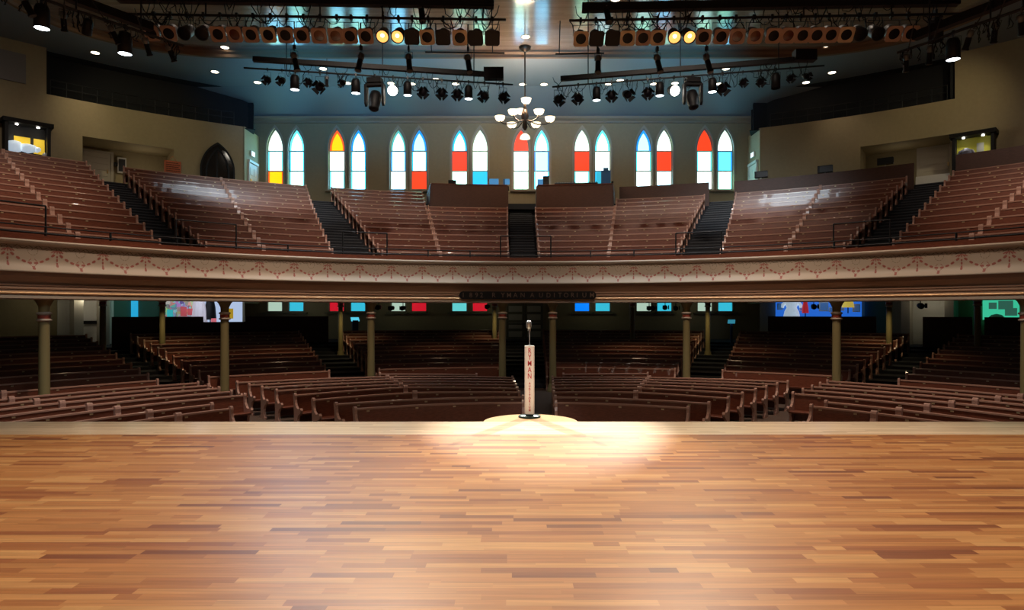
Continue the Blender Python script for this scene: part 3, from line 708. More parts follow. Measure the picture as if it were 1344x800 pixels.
def proto_barn():
    t = empty('fresnel_light', (0, 0, 0)); mb = MB(); clamp(mb); mb.build('clamp', M['black_metal'], t)
    mb = MB(); yoke(mb, .13, .24, .12); mb.build('yoke', M['black_metal'], t)
    d = Vector((0, -.9, -.42)).normalized(); Mz = aimM(d); c = Vector((0, 0, -.42))
    MB().lathe([(.05, -.22), (.10, -.20), (.125, -.10), (.13, .08), (.11, .10)], c, 16, M=Mz).build('housing', M['black'], t)
    MB().lathe([(.10, 0), (.05, .02), (.001, .03)], c + d * .10, 16, M=Mz).build('lens', M['lens'], t)
    X = Vector((1, 0, 0)); U = d.cross(X); U = -U if U.z < 0 else U
    for q in range(4):
        a = math.pi / 4 + q * math.pi / 2; e = X * math.cos(a) + U * math.sin(a); g = X * -math.sin(a) + U * math.cos(a)
        p = c + d * .10 + e * .115
        MB().add([p - g * .10, p + g * .10, p + g * .12 + e * .06 + d * .13, p - g * .12 + e * .06 + d * .13, p - g * .10 + e * .004, p + g * .10 + e * .004, p + g * .12 + e * .066 + d * .13, p - g * .12 + e * .066 + d * .13],
                 [(0, 1, 2, 3), (7, 6, 5, 4), (0, 1, 5, 4), (1, 2, 6, 5), (2, 3, 7, 6), (3, 0, 4, 7)]).build('barn_door', M['black'], t)
    return t
def proto_down(lit, h=.50, r=.145):
    t = empty('downlight_can', (0, 0, 0)); mb = MB(); clamp(mb); mb.build('clamp', M['black_metal'], t)
    mb = MB(); yoke(mb, r + .02, .22, .08); mb.build('yoke', M['black_metal'], t)
    top = -.12
    MB().lathe([(.04, top), (r * .75, top - .02), (r * .95, top - .10), (r, top - .20), (r, top - h), (r * .96, top - h), (r * .96, top - h + .03)], (0, 0, 0), 20, caps=False).build('can', M['black'], t)
    if lit: MB().lathe([(.001, top - h - .004), (r * .95, top - h + .012)], (0, 0, 0), 20, caps=False).build('lens', M['lamp_cold'], t)
    else: MB().lathe([(.001, top - h + .05), (r * .95, top - h + .06)], (0, 0, 0), 20, caps=False).build('lens', M['lens'], t)
    return t
def proto_hot():
    t = empty('lit_fresnel', (0, 0, 0)); mb = MB(); clamp(mb); mb.build('clamp', M['black_metal'], t)
    mb = MB(); yoke(mb, .17, .26, .12); mb.build('yoke', M['black_metal'], t)
    d = Vector((0, -.92, -.38)).normalized(); Mz = aimM(d); c = Vector((0, 0, -.42))
    MB().lathe([(.05, -.3), (.13, -.26), (.165, -.1), (.165, .08)], c, 20, M=Mz).build('housing', M['black'], t)
    MB().lathe([(.16, 0), (.08, .03), (.001, .04)], c + d * .08, 20, M=Mz).build('lens', M['lamp_hot'], t)
    return t
def proto_leko():
    t = empty('ellipsoidal_spotlight', (0, 0, 0)); mb = MB(); clamp(mb); mb.build('clamp', M['black_metal'], t)
    mb = MB(); yoke(mb, .09, .16, .08); mb.build('yoke', M['black_metal'], t)
    d = Vector((.12, -.25, -1)).normalized(); Mz = aimM(d); c = Vector((0, 0, -.24))
    MB().lathe([(.03, -.12), (.07, -.10), (.085, -.02), (.065, .03), (.06, .05)], c, 14, M=Mz).build('lamp_housing', M['can'], t)
    MB().lathe([(.06, .05), (.065, .06), (.065, .30), (.08, .31), (.08, .34)], c, 14, M=Mz).build('barrel', M['black'], t)
    MB().lathe([(.074, .0), (.074, .012)], c + d * .34, 14, M=Mz).build('front_ring', M['can'], t)
    return t
def proto_mover():
    t = empty('moving_head_light', (0, 0, 0)); mb = MB(); clamp(mb); mb.build('clamp', M['black_metal'], t)
    MB().box((0, 0, -.14), (.42, .26, .14)).build('base', M['black'], t)
    mb = MB(); mb.box((0, 0, -.25), (.52, .18, .09))
    for s in (-1, 1): mb.prism([(-.10, -.25), (.10, -.25), (.08, -.80), (0, -.88), (-.08, -.80)], s * .26 - .035, s * .26 + .035)
    mb.build('yoke', M['black'], t)
    Mz = aimM((0, -.35, -1)); MB().lathe([(.06, -.30), (.15, -.26), (.18, -.1), (.17, .1), (.14, .24), (.15, .27), (.12, .30)], (0, 0, -.72), 20, M=Mz).build('head', M['black'], t)
    MB().lathe([(.11, .0), (.05, .02)], Vector((0, 0, -.72)) + Mz @ Vector((0, 0, .30)), 20, M=Mz).build('lens', M['lens'], t)
    return t
def proto_round():
    return proto_gel('scoop_light', None, M['lens'], square=False)
PROTO = {'gel': proto_gel('gelled_par_light', M['gelcard'], M['lens']), 'gelr': proto_gel('gelled_par_light', M['gelcard'], M['lensred']), 'gelc': proto_gel('gelled_par_light', M['gelcream'], M['lens']),
         'gelb': proto_gel('gelled_par_light', M['lens'], M['lens'], solid=True), 'round': proto_round(), 'lit': proto_gel('lit_par_light', None, M['lamp_warm'], square=False),
         'barn': proto_barn(), 'downlit': proto_down(True), 'down': proto_down(False), 'hot': proto_hot(), 'leko': proto_leko(), 'mover': proto_mover()}
LOOK = {'gel': 'unlit light in brown gel frame', 'gelr': 'light with dark red gel', 'gelc': 'light in pale cream gel frame', 'gelb': 'light with dark square gel',
        'round': 'round black frameless light', 'lit': 'round light glowing amber', 'barn': 'small black barn-door light', 'downlit': 'black can light glowing white underneath',
        'down': 'unlit black can light', 'hot': 'brilliant white round lamp', 'leko': 'slim black ellipsoidal spotlight', 'mover': 'black moving-head light with two arms'}
CATS = {'mover': 'moving light'}
USED = set()
def hang(kind, loc, rz=0, scale=1, where='', tilt=0):
    p = PROTO[kind]
    o = copy_tree(p) if kind in USED else p
    USED.add(kind); o.location = loc; o.rotation_euler = (tilt, 0, rz); o.scale = (scale,) * 3
    tag(o, LOOK[kind] + ' ' + where, CATS.get(kind, 'stage light'), 'stage lights on the bars')
    return o
def bar(name, p0, p1, label, rad=.03, hangers=(), group=None, pts=None):
    pts = pts or [p0, p1]; mid = (Vector(pts[0]) + Vector(pts[-1])) / 2
    t = empty(name, mid, label=label, cat='lighting bar', group='pipes carrying the stage lights')
    MB().tube(pts, rad, 8).build('pipe', M['black_metal'], t)
    for h in hangers: MB().tube([h, (h[0], h[1], CZ)], .018, 6).build('hanger_rod', M['black_metal'], t)
    return t
def raceway(pts, w_, h, label, box=None):
    t = empty('cable_raceway', (Vector(pts[0]) + Vector(pts[-1])) / 2, label=label, cat='cable duct', group='black cable raceways')
    mb = MB()
    for a, b in zip(pts, pts[1:]):
        a, b = Vector(a), Vector(b); d = b - a; u = Vector((d.y, -d.x, 0)).normalized() * w_ / 2; z = Vector((0, 0, h / 2))
        mb.add([a - u - z, a + u - z, a + u + z, a - u + z, b - u - z, b + u - z, b + u + z, b - u + z], [(0, 1, 2, 3), (4, 7, 6, 5), (0, 4, 5, 1), (1, 5, 6, 2), (2, 6, 7, 3), (3, 7, 4, 0)])
    mb.build('duct', M['black'], t)
    if box: MB().box(box[0], box[1]).build('junction_box', M['black'], t)
    return t
def cables(parent, p0, p1, n, drop, jig=.06):
    p0, p1 = Vector(p0), Vector(p1); L_ = (p1 - p0)
    for i in range(n):
        a = random.random() * .95; b = min(1, a + random.uniform(.02, .05)); A = p0 + L_ * a; B = p0 + L_ * b; dd = drop * random.uniform(.5, 1.3)
        pts = [A.lerp(B, t) + Vector((random.uniform(-jig, jig) * .4, random.uniform(-jig, jig), -dd * math.sin(math.pi * t))) for t in [q / 7 for q in range(8)]]
        MB().tube(pts, .010, 4).build('cable', M['black'], parent)
# near bars -----------------------------------------------------------
YB = 14.0
def zc(y, Y): return EYE + (HZ - y) / F * Y
def barpt(x, y, z): # point on a bar of height z seen at pixel x,y
    Y = (z - EYE) * F / (HZ - y); return at(x, y, Y)
Z1 = zc(26, YB)
L0, L1 = barpt(138, 18, Z1), barpt(664, 26, Z1); R0, R1 = barpt(747, 27, Z1), barpt(1275, 18, Z1)
def along(p0, p1, x):
    """point on the bar seen at pixel column x"""
    t = (x - 672) / F; a, b = p0, p1; u = (a.x - t * a.y) / (t * (b.y - a.y) - (b.x - a.x)); return a.lerp(b, u)
def up(p, dz): return Vector((p.x, p.y, p.z + dz))
hx = (420, 502, 634, 270); hy = (826, 900, 1055, 1170)
b1 = bar('lighting_bar', L0, L1, 'long black pipe of the near left row of gelled lights', hangers=[along(L0, L1, x) for x in hx])
b2 = bar('lighting_bar', R0, R1, 'long black pipe of the near right row of gelled lights', hangers=[along(R0, R1, x) for x in hy])
RZ = .34
raceway([up(along(L0, L1, 155), RZ), up(along(L0, L1, 648), RZ)], .16, .17, 'thick black raceway above the near left row of lights', (up(along(L0, L1, 633), RZ + .12), (.5, .25, .34)))
raceway([up(along(R0, R1, 764), RZ - .07), up(along(R0, R1, 1258), RZ - .07)], .16, .17, 'thick black raceway above the near right row of lights', (up(along(R0, R1, 1237), RZ), (.6, .25, .2)))
for b, p0, p1 in ((b1, L0, L1), (b2, R0, R1)):
    cables(b, p0, p1, 34, .30); cables(b, up(p0, .32), up(p1, .32), 26, .40)
row = [(202.5, 'gel'), (224, 'gel'), (245, 'round'), (267, 'round'), (289, 'gel'), (311, 'gelr'), (332, 'gel'), (355, 'gelc'), (376.5, 'gel'), (398.5, 'gel'), (420, 'gelr'), (442, 'gelr'), (461, 'gel'), (482, 'gel'),
       (503, 'lit'), (523, 'lit'), (541, 'gelb'), (562, 'gelc'), (582, 'gelb'), (604, 'gelc'), (625, 'gelb'), (646, 'gelb')]
for i, (x, kd) in enumerate(row):
    hang(kd, along(L0, L1, x), rz=random.uniform(-.12, .12), scale=1.06, where='on near left bar, %s from left end' % (ORD[i] if i < 14 else ORD[i]))
row = [(762, 'gelc'), (782, 'gelb'), (803, 'gelb'), (823, 'gelc'), (843, 'gel'), (863, 'gelc'), (884.5, 'lit'), (903, 'lit'), (922, 'gel'), (944.5, 'gel'), (966, 'gelr'), (989, 'gelr'), (1013, 'gel'), (1032, 'gelr'),
       (1051, 'gel'), (1070, 'gel'), (1088, 'gel'), (1108, 'gelc'), (1127, 'round'), (1149, 'round'), (1170, 'gel'), (1192, 'gel')]
for i, (x, kd) in enumerate(row):
    hang(kd, along(R0, R1, x), rz=random.uniform(-.12, .12), scale=1.06, where='on near right bar, %s from left end' % ORD[i])
# low slung spotlights under the near bars
for nm, P0, P1, x0, x1, row in (('left', L0, L1, 556, 662, [(381, .25), (470, -.35), (534, 0), (613, .05)]), ('right', R0, R1, 730, 795, [(787, -.2), (866, .1), (932, .3)])):
    z = Z1 - .62; A = along(P0, P1, x0); B = along(P0, P1, x1); A = Vector((A.x, A.y + .25, z)); B = Vector((B.x, B.y + .25, z))
    b_ = bar('lighting_bar', A, B, 'short thin lower pipe under the near %s row of lights' % nm, rad=.018)
    for u in (.08, .85): q = A.lerp(B, u); MB().tube([q, (q.x, q.y - .25, Z1)], .012, 5).build('hanger_rod', M['black_metal'], b_)
    for i, (x, tl) in enumerate(row):
        q = along(P0, P1, x) + Vector((0, .25, -.55)); o = hang('leko', q, rz=tl * 3, scale=.92, where='hung low, %s from left under the near %s row' % (ORD[i], nm))
        MB().tube([q, q + Vector((0, -.22, .55))], .012, 5).build('extension_rod', M['black_metal'], o) if False else None
        e_ = MB().tube([(0, 0, 0), (0, 0, .6)], .014, 5); o2 = bpy.data.objects.new('extension_rod', e_.mesh('extension_rod', M['black_metal'])); COL.objects.link(o2); o2.parent = o
for i, (x, y) in enumerate([(553, -4), (796, -3), (1228, 16)]):
    hang('leko' if i < 2 else 'down', at(x, y, YB), where=['above the near left raceway', 'above the near right raceway', 'beside the right end of the near right bar'][i])
# far bars --------------------------------------------------------------
Z2 = zc(110, 22.4)
FL0, FL1 = barpt(320, 89, Z2), barpt(673, 111, Z2); FR0, FR1 = barpt(725, 114, Z2), barpt(1082, 86, Z2)
b3 = bar('lighting_bar', FL0, FL1, 'slanting black pipe of the far left row of lights', hangers=[along(FL0, FL1, x) for x in (376, 502, 622)])
b4 = bar('lighting_bar', FR0, FR1, 'slanting black pipe of the far right row of lights', hangers=[along(FR0, FR1, x) for x in (772, 893, 1022)])
raceway([up(along(FL0, FL1, 332), .30), up(along(FL0, FL1, 637), .30)], .16, .15, 'black raceway over the far left row of lights', (up(along(FL0, FL1, 648), .33), (.68, .3, .38)))
raceway([up(along(FR0, FR1, 736), .26), up(along(FR0, FR1, 1068), .26)], .16, .15, 'black raceway over the far right row of lights', (up(along(FR0, FR1, 1056), .36), (.68, .3, .34)))
for b, p0, p1 in ((b3, FL0, FL1), (b4, FR0, FR1)): cables(b, p0, p1, 26, .42, .1); cables(b, up(p0, .3), up(p1, .3), 14, .45, .1)
for nm, P0, P1, row in (('left', FL0, FL1, [(351, 'barn', .8), (370, 'barn', .8), (387, 'downlit', 1.), (405, 'barn', .8), (420, 'barn', 1.1), (429, 'leko', .8), (450, 'barn', .7), (467, 'downlit', 1.), (492, 'mover', 1.15), (516, 'hot', 1.05), (535, 'downlit', .95),
                                        (555, 'barn', 1.05), (580, 'barn', 1.05), (600, 'barn', 1.05), (615, 'downlit', .95), (636, 'barn', 1.05), (660, 'barn', 1.05)]),
                        ('right', FR0, FR1, [(732.5, 'barn', 1.08), (759, 'barn', 1.08), (783, 'downlit', .95), (802.5, 'barn', 1.08), (823, 'barn', 1.08), (850, 'barn', 1.08), (866, 'downlit', .95), (884.5, 'hot', 1.05), (909, 'mover', 1.1), (935, 'downlit', .95),
                                        (948, 'barn', 1.15), (975, 'barn', .8), (998, 'barn', .85), (1018, 'down', 1.), (1037, 'barn', .75), (1058, 'barn', .7)])):
    for i, (x, kd, s) in enumerate(row):
        q = along(P0, P1, x)
        hang(kd, q, rz=random.uniform(-.25, .25), scale=s, where='on the far %s bar, %s from its left end' % (nm, ORD[i]))
        if kd == 'downlit': spot('can_light_beam', (q.x, q.y, q.z - .8), (q.x * 1.05, q.y + 1.5, 0), 260, COOL, 70, 1, .1)
# curved side bars -------------------------------------------------------
Z3 = 7.3
for sd in ('left', 'right'):
    if sd == 'left':
        pp = [(-30, -34), (20, -16), (60, 0), (100, 14), (140, 27), (185, 42), (240, 60)]; rp = [(-10, -50), (55, -22), (98, -1), (150, 18), (199, 36)]
        fx = [(18, 'leko', .85), (55, 'downlit', .86), (84, 'leko', .75), (117, 'down', .6), (138, 'leko', .78), (164, 'downlit', .86), (187, 'leko', .75), (216, 'leko', .75)]
    else:
        pp = [(1178, 69), (1220, 55), (1262, 39), (1300, 26), (1344, 11), (1390, -8)]; rp = [(1200, 48), (1250, 28), (1300, 9), (1350, -12), (1400, -32)]
        fx = [(1192, 'leko', .8), (1225, 'leko', .8), (1251, 'downlit', .86), (1281, 'leko', .8), (1311, 'leko', .8), (1341, 'leko', .8)]
    W_ = [barpt(x, y, Z3) for x, y in pp]; RW = [barpt(x, y, Z3 + .3) for x, y in rp]
    b_ = bar('lighting_bar', W_[0], W_[-1], 'curved black pipe of lights at the upper %s' % sd, pts=W_, hangers=[W_[1], W_[3], W_[-2]])
    raceway(RW, .16, .16, 'black raceway slanting over the upper %s curved pipe' % sd)
    for a, b in zip(W_, W_[1:]): cables(b_, a, b, 4, .3)
    for i, (x, kd, s) in enumerate(fx):
        for a, b, (xa, _), (xb, _) in zip(W_, W_[1:], pp, pp[1:]):
            if xa <= x <= xb: q = along(a, b, x)
        hang(kd, q, rz=random.uniform(-.8, .8), scale=s, tilt=(0 if kd == 'downlit' else .7), where='on the curved %s pipe, %s from its left end' % (sd, ORD[i]))
        if kd == 'downlit': spot('can_light_beam', (q.x, q.y, q.z - .75), (q.x * 1.3, q.y + 2.5, -1), 330, COOL, 80, 1, .1)

# ceiling downlights -----------------------------------------------------
dl = [(125, 69), (282, 94), (338, 108), (424, 90), (456, 109), (513, 109), (541, 110), (572, 104), (598, 110), (686, 110.5), (714, 110.5), (799, 110), (814, 105.5), (858, 110), (886, 109), (943, 110), (953, 90), (1058, 108), (1092, 95)]
dn = 0
for i, (x, y) in enumerate(dl):
    z = SOF; Y = (z - EYE) * F / (HZ - y); p = at(x, y, Y)
    t = empty('recessed_downlight', p, label='small recessed ceiling downlight on the blue-lit soffit, %s from the left' % ORD[i], cat='ceiling light', group='soffit downlights')
    MB().lathe([(.19, -.015), (.23, -.012), (.23, .03), (.19, .03)], p, 20, caps=False).build('trim_ring', M['trim'], t)
    MB().lathe([(.001, -.012), (.18, -.012)], p, 20, caps=False).build('lamp_glass', M['down'], t)
    if i % 2 == 0: spot('downlight_beam', (p.x, p.y, p.z - .1), (p.x, p.y - 2.5, 4), 200, TUNG, 95, 1, .1)
for i, (x, y) in enumerate([(295, 62), (323, 2), (1083, 63), (690, 48), (577, -1), (808, -1)]):
    z = CZ; Y = (z - EYE) * F / (HZ - y); p = at(x, y, Y)
    t = empty('recessed_downlight', p, label='small recessed downlight in the boarded ceiling, %s' % ['behind the left gelled row', 'above the left raceway', 'behind the right gelled row', 'above the chandelier stem', 'over the near left bar end', 'over the near right bar start'][i], cat='ceiling light')
    MB().lathe([(.19, -.015), (.23, -.012), (.23, .03), (.19, .03)], p, 20, caps=False).build('trim_ring', M['trim'], t)
    MB().lathe([(.001, -.012), (.18, -.012)], p, 20, caps=False).build('lamp_glass', M['down'], t)
    if i in (0, 2): spot('downlight_beam', (p.x, p.y, p.z - .1), (p.x, p.y, 4), 250, TUNG, 90, 1, .1)

# chandelier -------------------------------------------------------------
YC = 31.6; ch0 = at(689, 155, YC)
ch = empty('chandelier', ch0, label='dark bronze chandelier with upturned glowing white bowls before the windows', cat='chandelier')
BRZ = mat('bronze', (.06, .035, .02), .4, .6)
MB().tube([(ch0.x, YC, CZ), (ch0.x, YC, ch0.z - .5)], .035, 8).build('stem', BRZ, ch)
MB().lathe([(.0, 0), (.30, 0), (.26, -.14), (.08, -.25)], (ch0.x, YC, CZ), 16).build('canopy', BRZ, ch)
MB().lathe([(.05, .9), (.10, .8), (.05, .6), (.16, .25), (.2, .05), (.1, -.15), (.14, -.45), (.04, -.6)], ch0, 16).build('hub', BRZ, ch)
bowl = [(.10, 0), (.22, .05), (.30, .16), (.33, .30), (.34, .32), (.28, .30)]
def bowl_at(p, ao, flip=1, s=.74): MB().lathe([(r * s, h * s * flip) for r, h in bowl], p, 20).build('glass_bowl', M['opal'], ao)
for i in range(6):
    a = 2 * math.pi * i / 6 + .03; rr_ = 1.22
    d = Vector((math.cos(a), math.sin(a), 0)); zz = -.18 + (.02 if i % 2 else 0)
    arm = MB().tube([ch0 + d * .1 + Vector((0, 0, -.1)), ch0 + d * rr_ * .5 + Vector((0, 0, -.30)), ch0 + d * rr_ * .85 + Vector((0, 0, -.28)), ch0 + d * rr_ + Vector((0, 0, zz))], .03, 6).build('arm', BRZ, ch)
    bowl_at(ch0 + d * rr_ + Vector((0, 0, zz)), arm)
for i in range(2):
    a = 1.57 + 3.14 * i; d = Vector((math.cos(a), math.sin(a), 0)) * .45
    arm = MB().tube([ch0 + Vector((0, 0, .1)), ch0 + d + Vector((0, 0, .3))], .025, 6).build('arm', BRZ, ch); bowl_at(ch0 + d + Vector((-.2 + .25 * i, 0, .32 + .25 * i)), arm)
bo = MB().lathe([(.24, -.98), (.25, -1.0), (.22, -.88), (.12, -.78), (.04, -.75)], ch0, 20).build('bottom_bowl', M['opal'], ch)
point('chandelier_light', ch0 + Vector((0, 0, .5)), 900, (1, .76, .52), .5)

# ================================================================== BOOTHS, PANELS, EQUIPMENT
def booth(a0, a1, side):
    r = 25.35; zb = bz(9) + .1; zt = 8.34
    t = empty('control_booth', P((a0 + a1) / 2, r, bz(10)), label='dark wood control booth in the balcony, %s of the centre stairs' % side, cat='booth')
    MB().sweep([(r, zb), (r, zt), (r + .08, zt), (r + .08, zb)], a0, a1, 4).build('front_panel', M['panel'], t)
    MB().sweep([(r - .03, zt), (r - .03, zt + .04), (r + .35, zt + .04), (r + .35, zt)], a0, a1, 4).build('ledge', M['pew'], t)
    for a in (a0, a1):
        MB().sweep([(r + .08, zb), (r + .08, zt), (r + 3.2, zt), (r + 3.2, zb)], a - .12, a + .12, 1).build('side_panel', M['panel'], t)
booth(-10.85, -1.95, 'left'); booth(1.55, 10.3, 'right')
def halfwall(a0, a1, r, zb, zt, label):
    t = MB().sweep([(r, zb), (r, zt), (r + .08, zt), (r + .08, zb)], a0, a1).build('wood_partition', M['panel']); tag(t, label, 'partition', 'wooden half walls behind the rows'); return t
halfwall(11.0, 20.8, BR0 + BDR * 12 - .1, bz(11), 8.55, 'dark wood half wall behind the pews right of the right booth')
halfwall(23.4, 40.0, BR0 + BDR * 12 - .1, bz(11), 8.50, 'dark wood half wall behind the balcony pews between the right stairs')
halfwall(43.3, 80, BR0 + BDR * 12 - .1, bz(11), 8.60, 'dark wood half wall behind the far-right balcony pews')
# under the balcony
for x0, x1, zt_, wd in ((147, 267, 1.54, 'below the colourful print board'), (267, 322, 1.27, 'below the black suit'), (322, 431, 1.54, 'below the left pale lower windows'), (1008, 1150, 1.54, 'below the blue display'),
                   (1211, 1276, 1.54, 'in front of the right doors'), (1292, 1420, 1.54, 'below the green display')):
    halfwall(ang(x0, 28.2), ang(x1, 28.2), 28.2, tz(11), zt_, 'black partition behind the lower pews, ' + wd)
def thing_box(name, label, cat, p, parts, m=None):
    t = empty(name, p, label=label, cat=cat)
    for nm, off, sz, mm in parts: MB().box(Vector(p) + Vector(off), sz).build(nm, mm, t)
    return t
SCR = glow('screen_blue', (.1, .45, .9), .5)
p = P(-2.9, 26.4, 8.36); 
thing_box('lighting_console', 'blue-lit tilted console rig standing on the left booth', 'console', p, [('desk', (0, 0, .02), (1.1, .5, .14), M['black']), ('screen', (-.25, 0, .33), (.5, .05, .42), SCR), ('keyboard_arm', (.3, 0, .25), (.06, .3, .5), M['black_metal']), ('screen', (.42, .0, .38), (.34, .05, .3), SCR)])
p = P(-8.3, 26.2, 8.36)
thing_box('monitor', 'small black monitor on the left end of the left booth', 'monitor', p, [('screen', (0, 0, .25), (.42, .05, .26), M['black']), ('stand', (0, .03, .06), (.12, .12, .16), M['black'])])
p = P(2.6, 26.2, 8.36)
thing_box('loudspeaker', 'small dark loudspeaker on the left end of the right booth', 'speaker', p, [('cabinet', (0, 0, .32), (.32, .32, .6), M['black']), ('woofer', (0, -.17, .22), (.2, .02, .2), M['black_metal'])])
thing_box('computer_screen', 'blue screen beside the loudspeaker on the right booth', 'monitor', P(2.0, 26.2, 8.36), [('screen', (0, 0, .28), (.36, .05, .40), SCR), ('stand', (0, .03, .05), (.1, .1, .14), M['black'])])
t = empty('mixing_console', P(6.0, 26.3, 8.36), label='long low black mixing console along the right booth', cat='console')
MB().sweep([(26.0, 8.36), (26.0, 8.58), (26.6, 8.70), (26.7, 8.36)], 3.6, 8.6, 5).build('desk', M['black'], t)
mb = MB()
for i in range(24): mb.box(P(3.8 + i * .2, 26.28, 8.66), (.03, .12, .05))
mb.build('fader_bank', M['black_metal'], t)
thing_box('office_chair', 'blue-lit high-backed chair behind the right booth console', 'chair', P(9.5, 26.7, 8.16), [('backrest', (0, 0, .75), (.5, .1, .85), mat('blue_lit_cloth', (.03, .12, .3), .7)), ('headrest', (0, 0, 1.22), (.26, .1, .2), mat('blue_lit_cloth2', (.03, .12, .3), .7)), ('armrest', (.32, -.1, .5), (.08, .4, .1), M['black']), ('seat', (0, -.2, .3), (.5, .5, .1), M['black']), ('pedestal', (0, -.15, -.45), (.08, .08, 1.5), M['black'])])  # blue light on the chair is put into the cloth colour
def flatspk(x, y, r, w_, h, label, zbase):
    p = atr(x, y, r); t = empty('loudspeaker', (p.x, p.y, zbase), label=label, cat='speaker')
    MB().box(p, (w_, .22, h), rz=-R(ang(x, r))).build('cabinet', M['black'], t)
    MB().box(p + Vector((0, -.12, 0)), (w_ * .88, .02, h * .8), rz=-R(ang(x, r))).build('grille', M['black_metal'], t)
    MB().tube([(p.x, p.y, p.z - h / 2), (p.x, p.y, zbase)], .02, 6).build('stand', M['steel'], t)
flatspk(1083, 222, 27.4, .66, .34, 'black monitor speaker standing on the right half wall, middle', 8.50)
flatspk(999, 229, 27.4, .62, .32, 'black monitor speaker standing by the blue exit door', 8.50)
flatspk(1162, 211.5, 31.0, .72, .34, 'black monitor speaker before the right recess', bz(BN))

# ================================================================== WALL DETAILS, LEFT
def onwall(x, y, r, d=.05):
    a = ang(x, r - d); Y = onr(x, r - d); return at(x, y, Y), -R(a), a
def lbox(mb, c, size, rz, mi=0): return mb.box(c, size, rz=rz, mi=mi)
# doors in the recesses
def door(n, a, r, zb, w_, h, m, panels=6, handle=True, par=None):
    root = empty('door_%d' % n, P(a, r, zb), kind='structure'); rz = -R(a)
    f = MB(); c = P(a, r, zb); X = Vector((math.cos(rz), math.sin(rz), 0)); Yv = Vector((-math.sin(rz), math.cos(rz), 0))
    MB().box(c + Vector((0, 0, h / 2)), (w_, .06, h), rz).build('door_leaf', m, root)
    for s in (-1, 1): f.box(c + X * s * (w_ / 2 + .06) + Vector((0, 0, h / 2)), (.12, .12, h + .1), rz)
    f.box(c + Vector((0, 0, h + .06)), (w_ + .24, .12, .12), rz); f.build('door_frame', m, root)
    mb = MB()
    for i in range(panels): mb.box(c - Yv * .04 + Vector((0, 0, h * (i + .55) / panels)), (w_ * .78, .03, h / panels * .62), rz)
    mb.build('door_panel', m, root)
    if handle: MB().box(c - Yv * .06 + X * w_ * .38 + Vector((0, 0, 1.0)), (.05, .06, .2), rz).build('door_handle', M['brass'], root)
door(1, ang(126, rL + 2.4), rL + 2.4, bz(BN), 1.35, 1.95, M['door'])
door(2, ang(1228, rR + 2.4), rR + 2.4, bz(BN) + .2, 1.45, 2.0, M['door'])
st = empty('entry_steps', atr(1226, 238, rR - .4), label='white painted entry steps below the right recess door', cat='steps')
for i in range(3):
    q = atr(1226, 243 - i * 5, rR - .2 + i * .3); MB().box(q, (1.5, .5, .2), rz=-R(ang(1226, rR))).build('step', M['white'], st)
# framed picture and small black sign inside the left recess
def picture(name, label, cat, x, y, r, w_, h, fm, im, zbase=None, rzz=None):
    p, rz, a = onwall(x, y, r); t = empty(name, p, label=label, cat=cat)
    MB().box(p, (w_, .05, h), rz).build('frame', fm, t)
    Yv = Vector((-math.sin(rz), math.cos(rz), 0)); MB().box(p - Yv * .03, (w_ * .72, .02, h * .78), rz).build('print', im, t); return t
picture('framed_picture', 'white framed print with dark figure inside the left recess', 'picture', 160, 217, rL + 2.5, .42, .85, M['white'], mat('print_dark', (.05, .05, .06), .4))
picture('exit_plate', 'small black sign plate beside the left recess door', 'sign', 149, 215, rL + 2.5, .4, .2, M['black'], M['black_metal'])
# orange poster
p, rz, a = onwall(226.5, 220.5, rL); X = Vector((math.cos(rz), math.sin(rz), 0)); Yv = Vector((-math.sin(rz), math.cos(rz), 0))
t = empty('orange_notice', p, label='orange notice board with dark lettering hung on the left wall', cat='sign')
MB().box(p, (.80, .04, .76), rz).build('board', M['orange'], t)
MB().tube([p + Vector((0, 0, .38)) - X * .2 - Yv * .02, p + Vector((0, 0, .62)) - Yv * .02, p + Vector((0, 0, .38)) + X * .2 - Yv * .02], .012, 4).build('hanging_cord', M['orange'], t)
random.seed(3); INK = mat('notice_ink', (.12, .03, .01), .6)
for r_ in range(6):
    xx = -.30; mb = MB()
    while xx < .28:
        ww = random.uniform(.05, .13); mb.box(p - Yv * .025 + X * (xx + ww / 2) + Vector((0, 0, .27 - r_ * .105)), (ww + .02, .01, .045), rz); xx += ww + .03
    mb.build('printed_line', INK, t)
# gothic mirror
p, rz, a = onwall(285.5, 212, rL, .06); X = Vector((math.cos(rz), math.sin(rz), 0)); Yv = Vector((-math.sin(rz), math.cos(rz), 0))
t = empty('gothic_mirror', p, label='tall dark gothic arched mirror leaning on the left wall above the pews', cat='mirror')
zb_ = bz(BN); zt_ = EYE + (HZ - 187) / F * p.y
def arch_ring(mb, hw_o, hw_i, ao, ai, z0, y0, y1, cx=0):
    spr = z0 + (ao - z0) * .45
    a = arch(cx, hw_o, z0, spr, ao); b = arch(cx, hw_i, z0 + .05, spr, ai); k = len(a)
    T = lambda q, y: Vector((p.x, p.y, 0)) + X * q[0] + Yv * y + Vector((0, 0, q[1]))
    vv = [T(q, y0) for q in a] + [T(q, y0) for q in b] + [T(q, y1) for q in a] + [T(q, y1) for q in b]
    mb.add(vv, [f_ for j in range(k) for f_ in ((j, (j + 1) % k, k + (j + 1) % k, k + j), (2 * k + j, 2 * k + (j + 1) % k, 3 * k + (j + 1) % k, 3 * k + j), (j, (j + 1) % k, 2 * k + (j + 1) % k, 2 * k + j), (k + j, k + (j + 1) % k, 3 * k + (j + 1) % k, 3 * k + j))])
mb = MB(); arch_ring(mb, .88, .80, zt_, zt_ - .1, zb_, -.10, .0); arch_ring(mb, .60, .52, zt_ - .28, zt_ - .40, zb_, -.09, .0); mb.box((p.x, p.y - .06, (zb_ + zt_) / 2 - .2), (.07, .08, zt_ - zb_ - .6), rz)
mb.build('mirror_frame', M['black'], t)
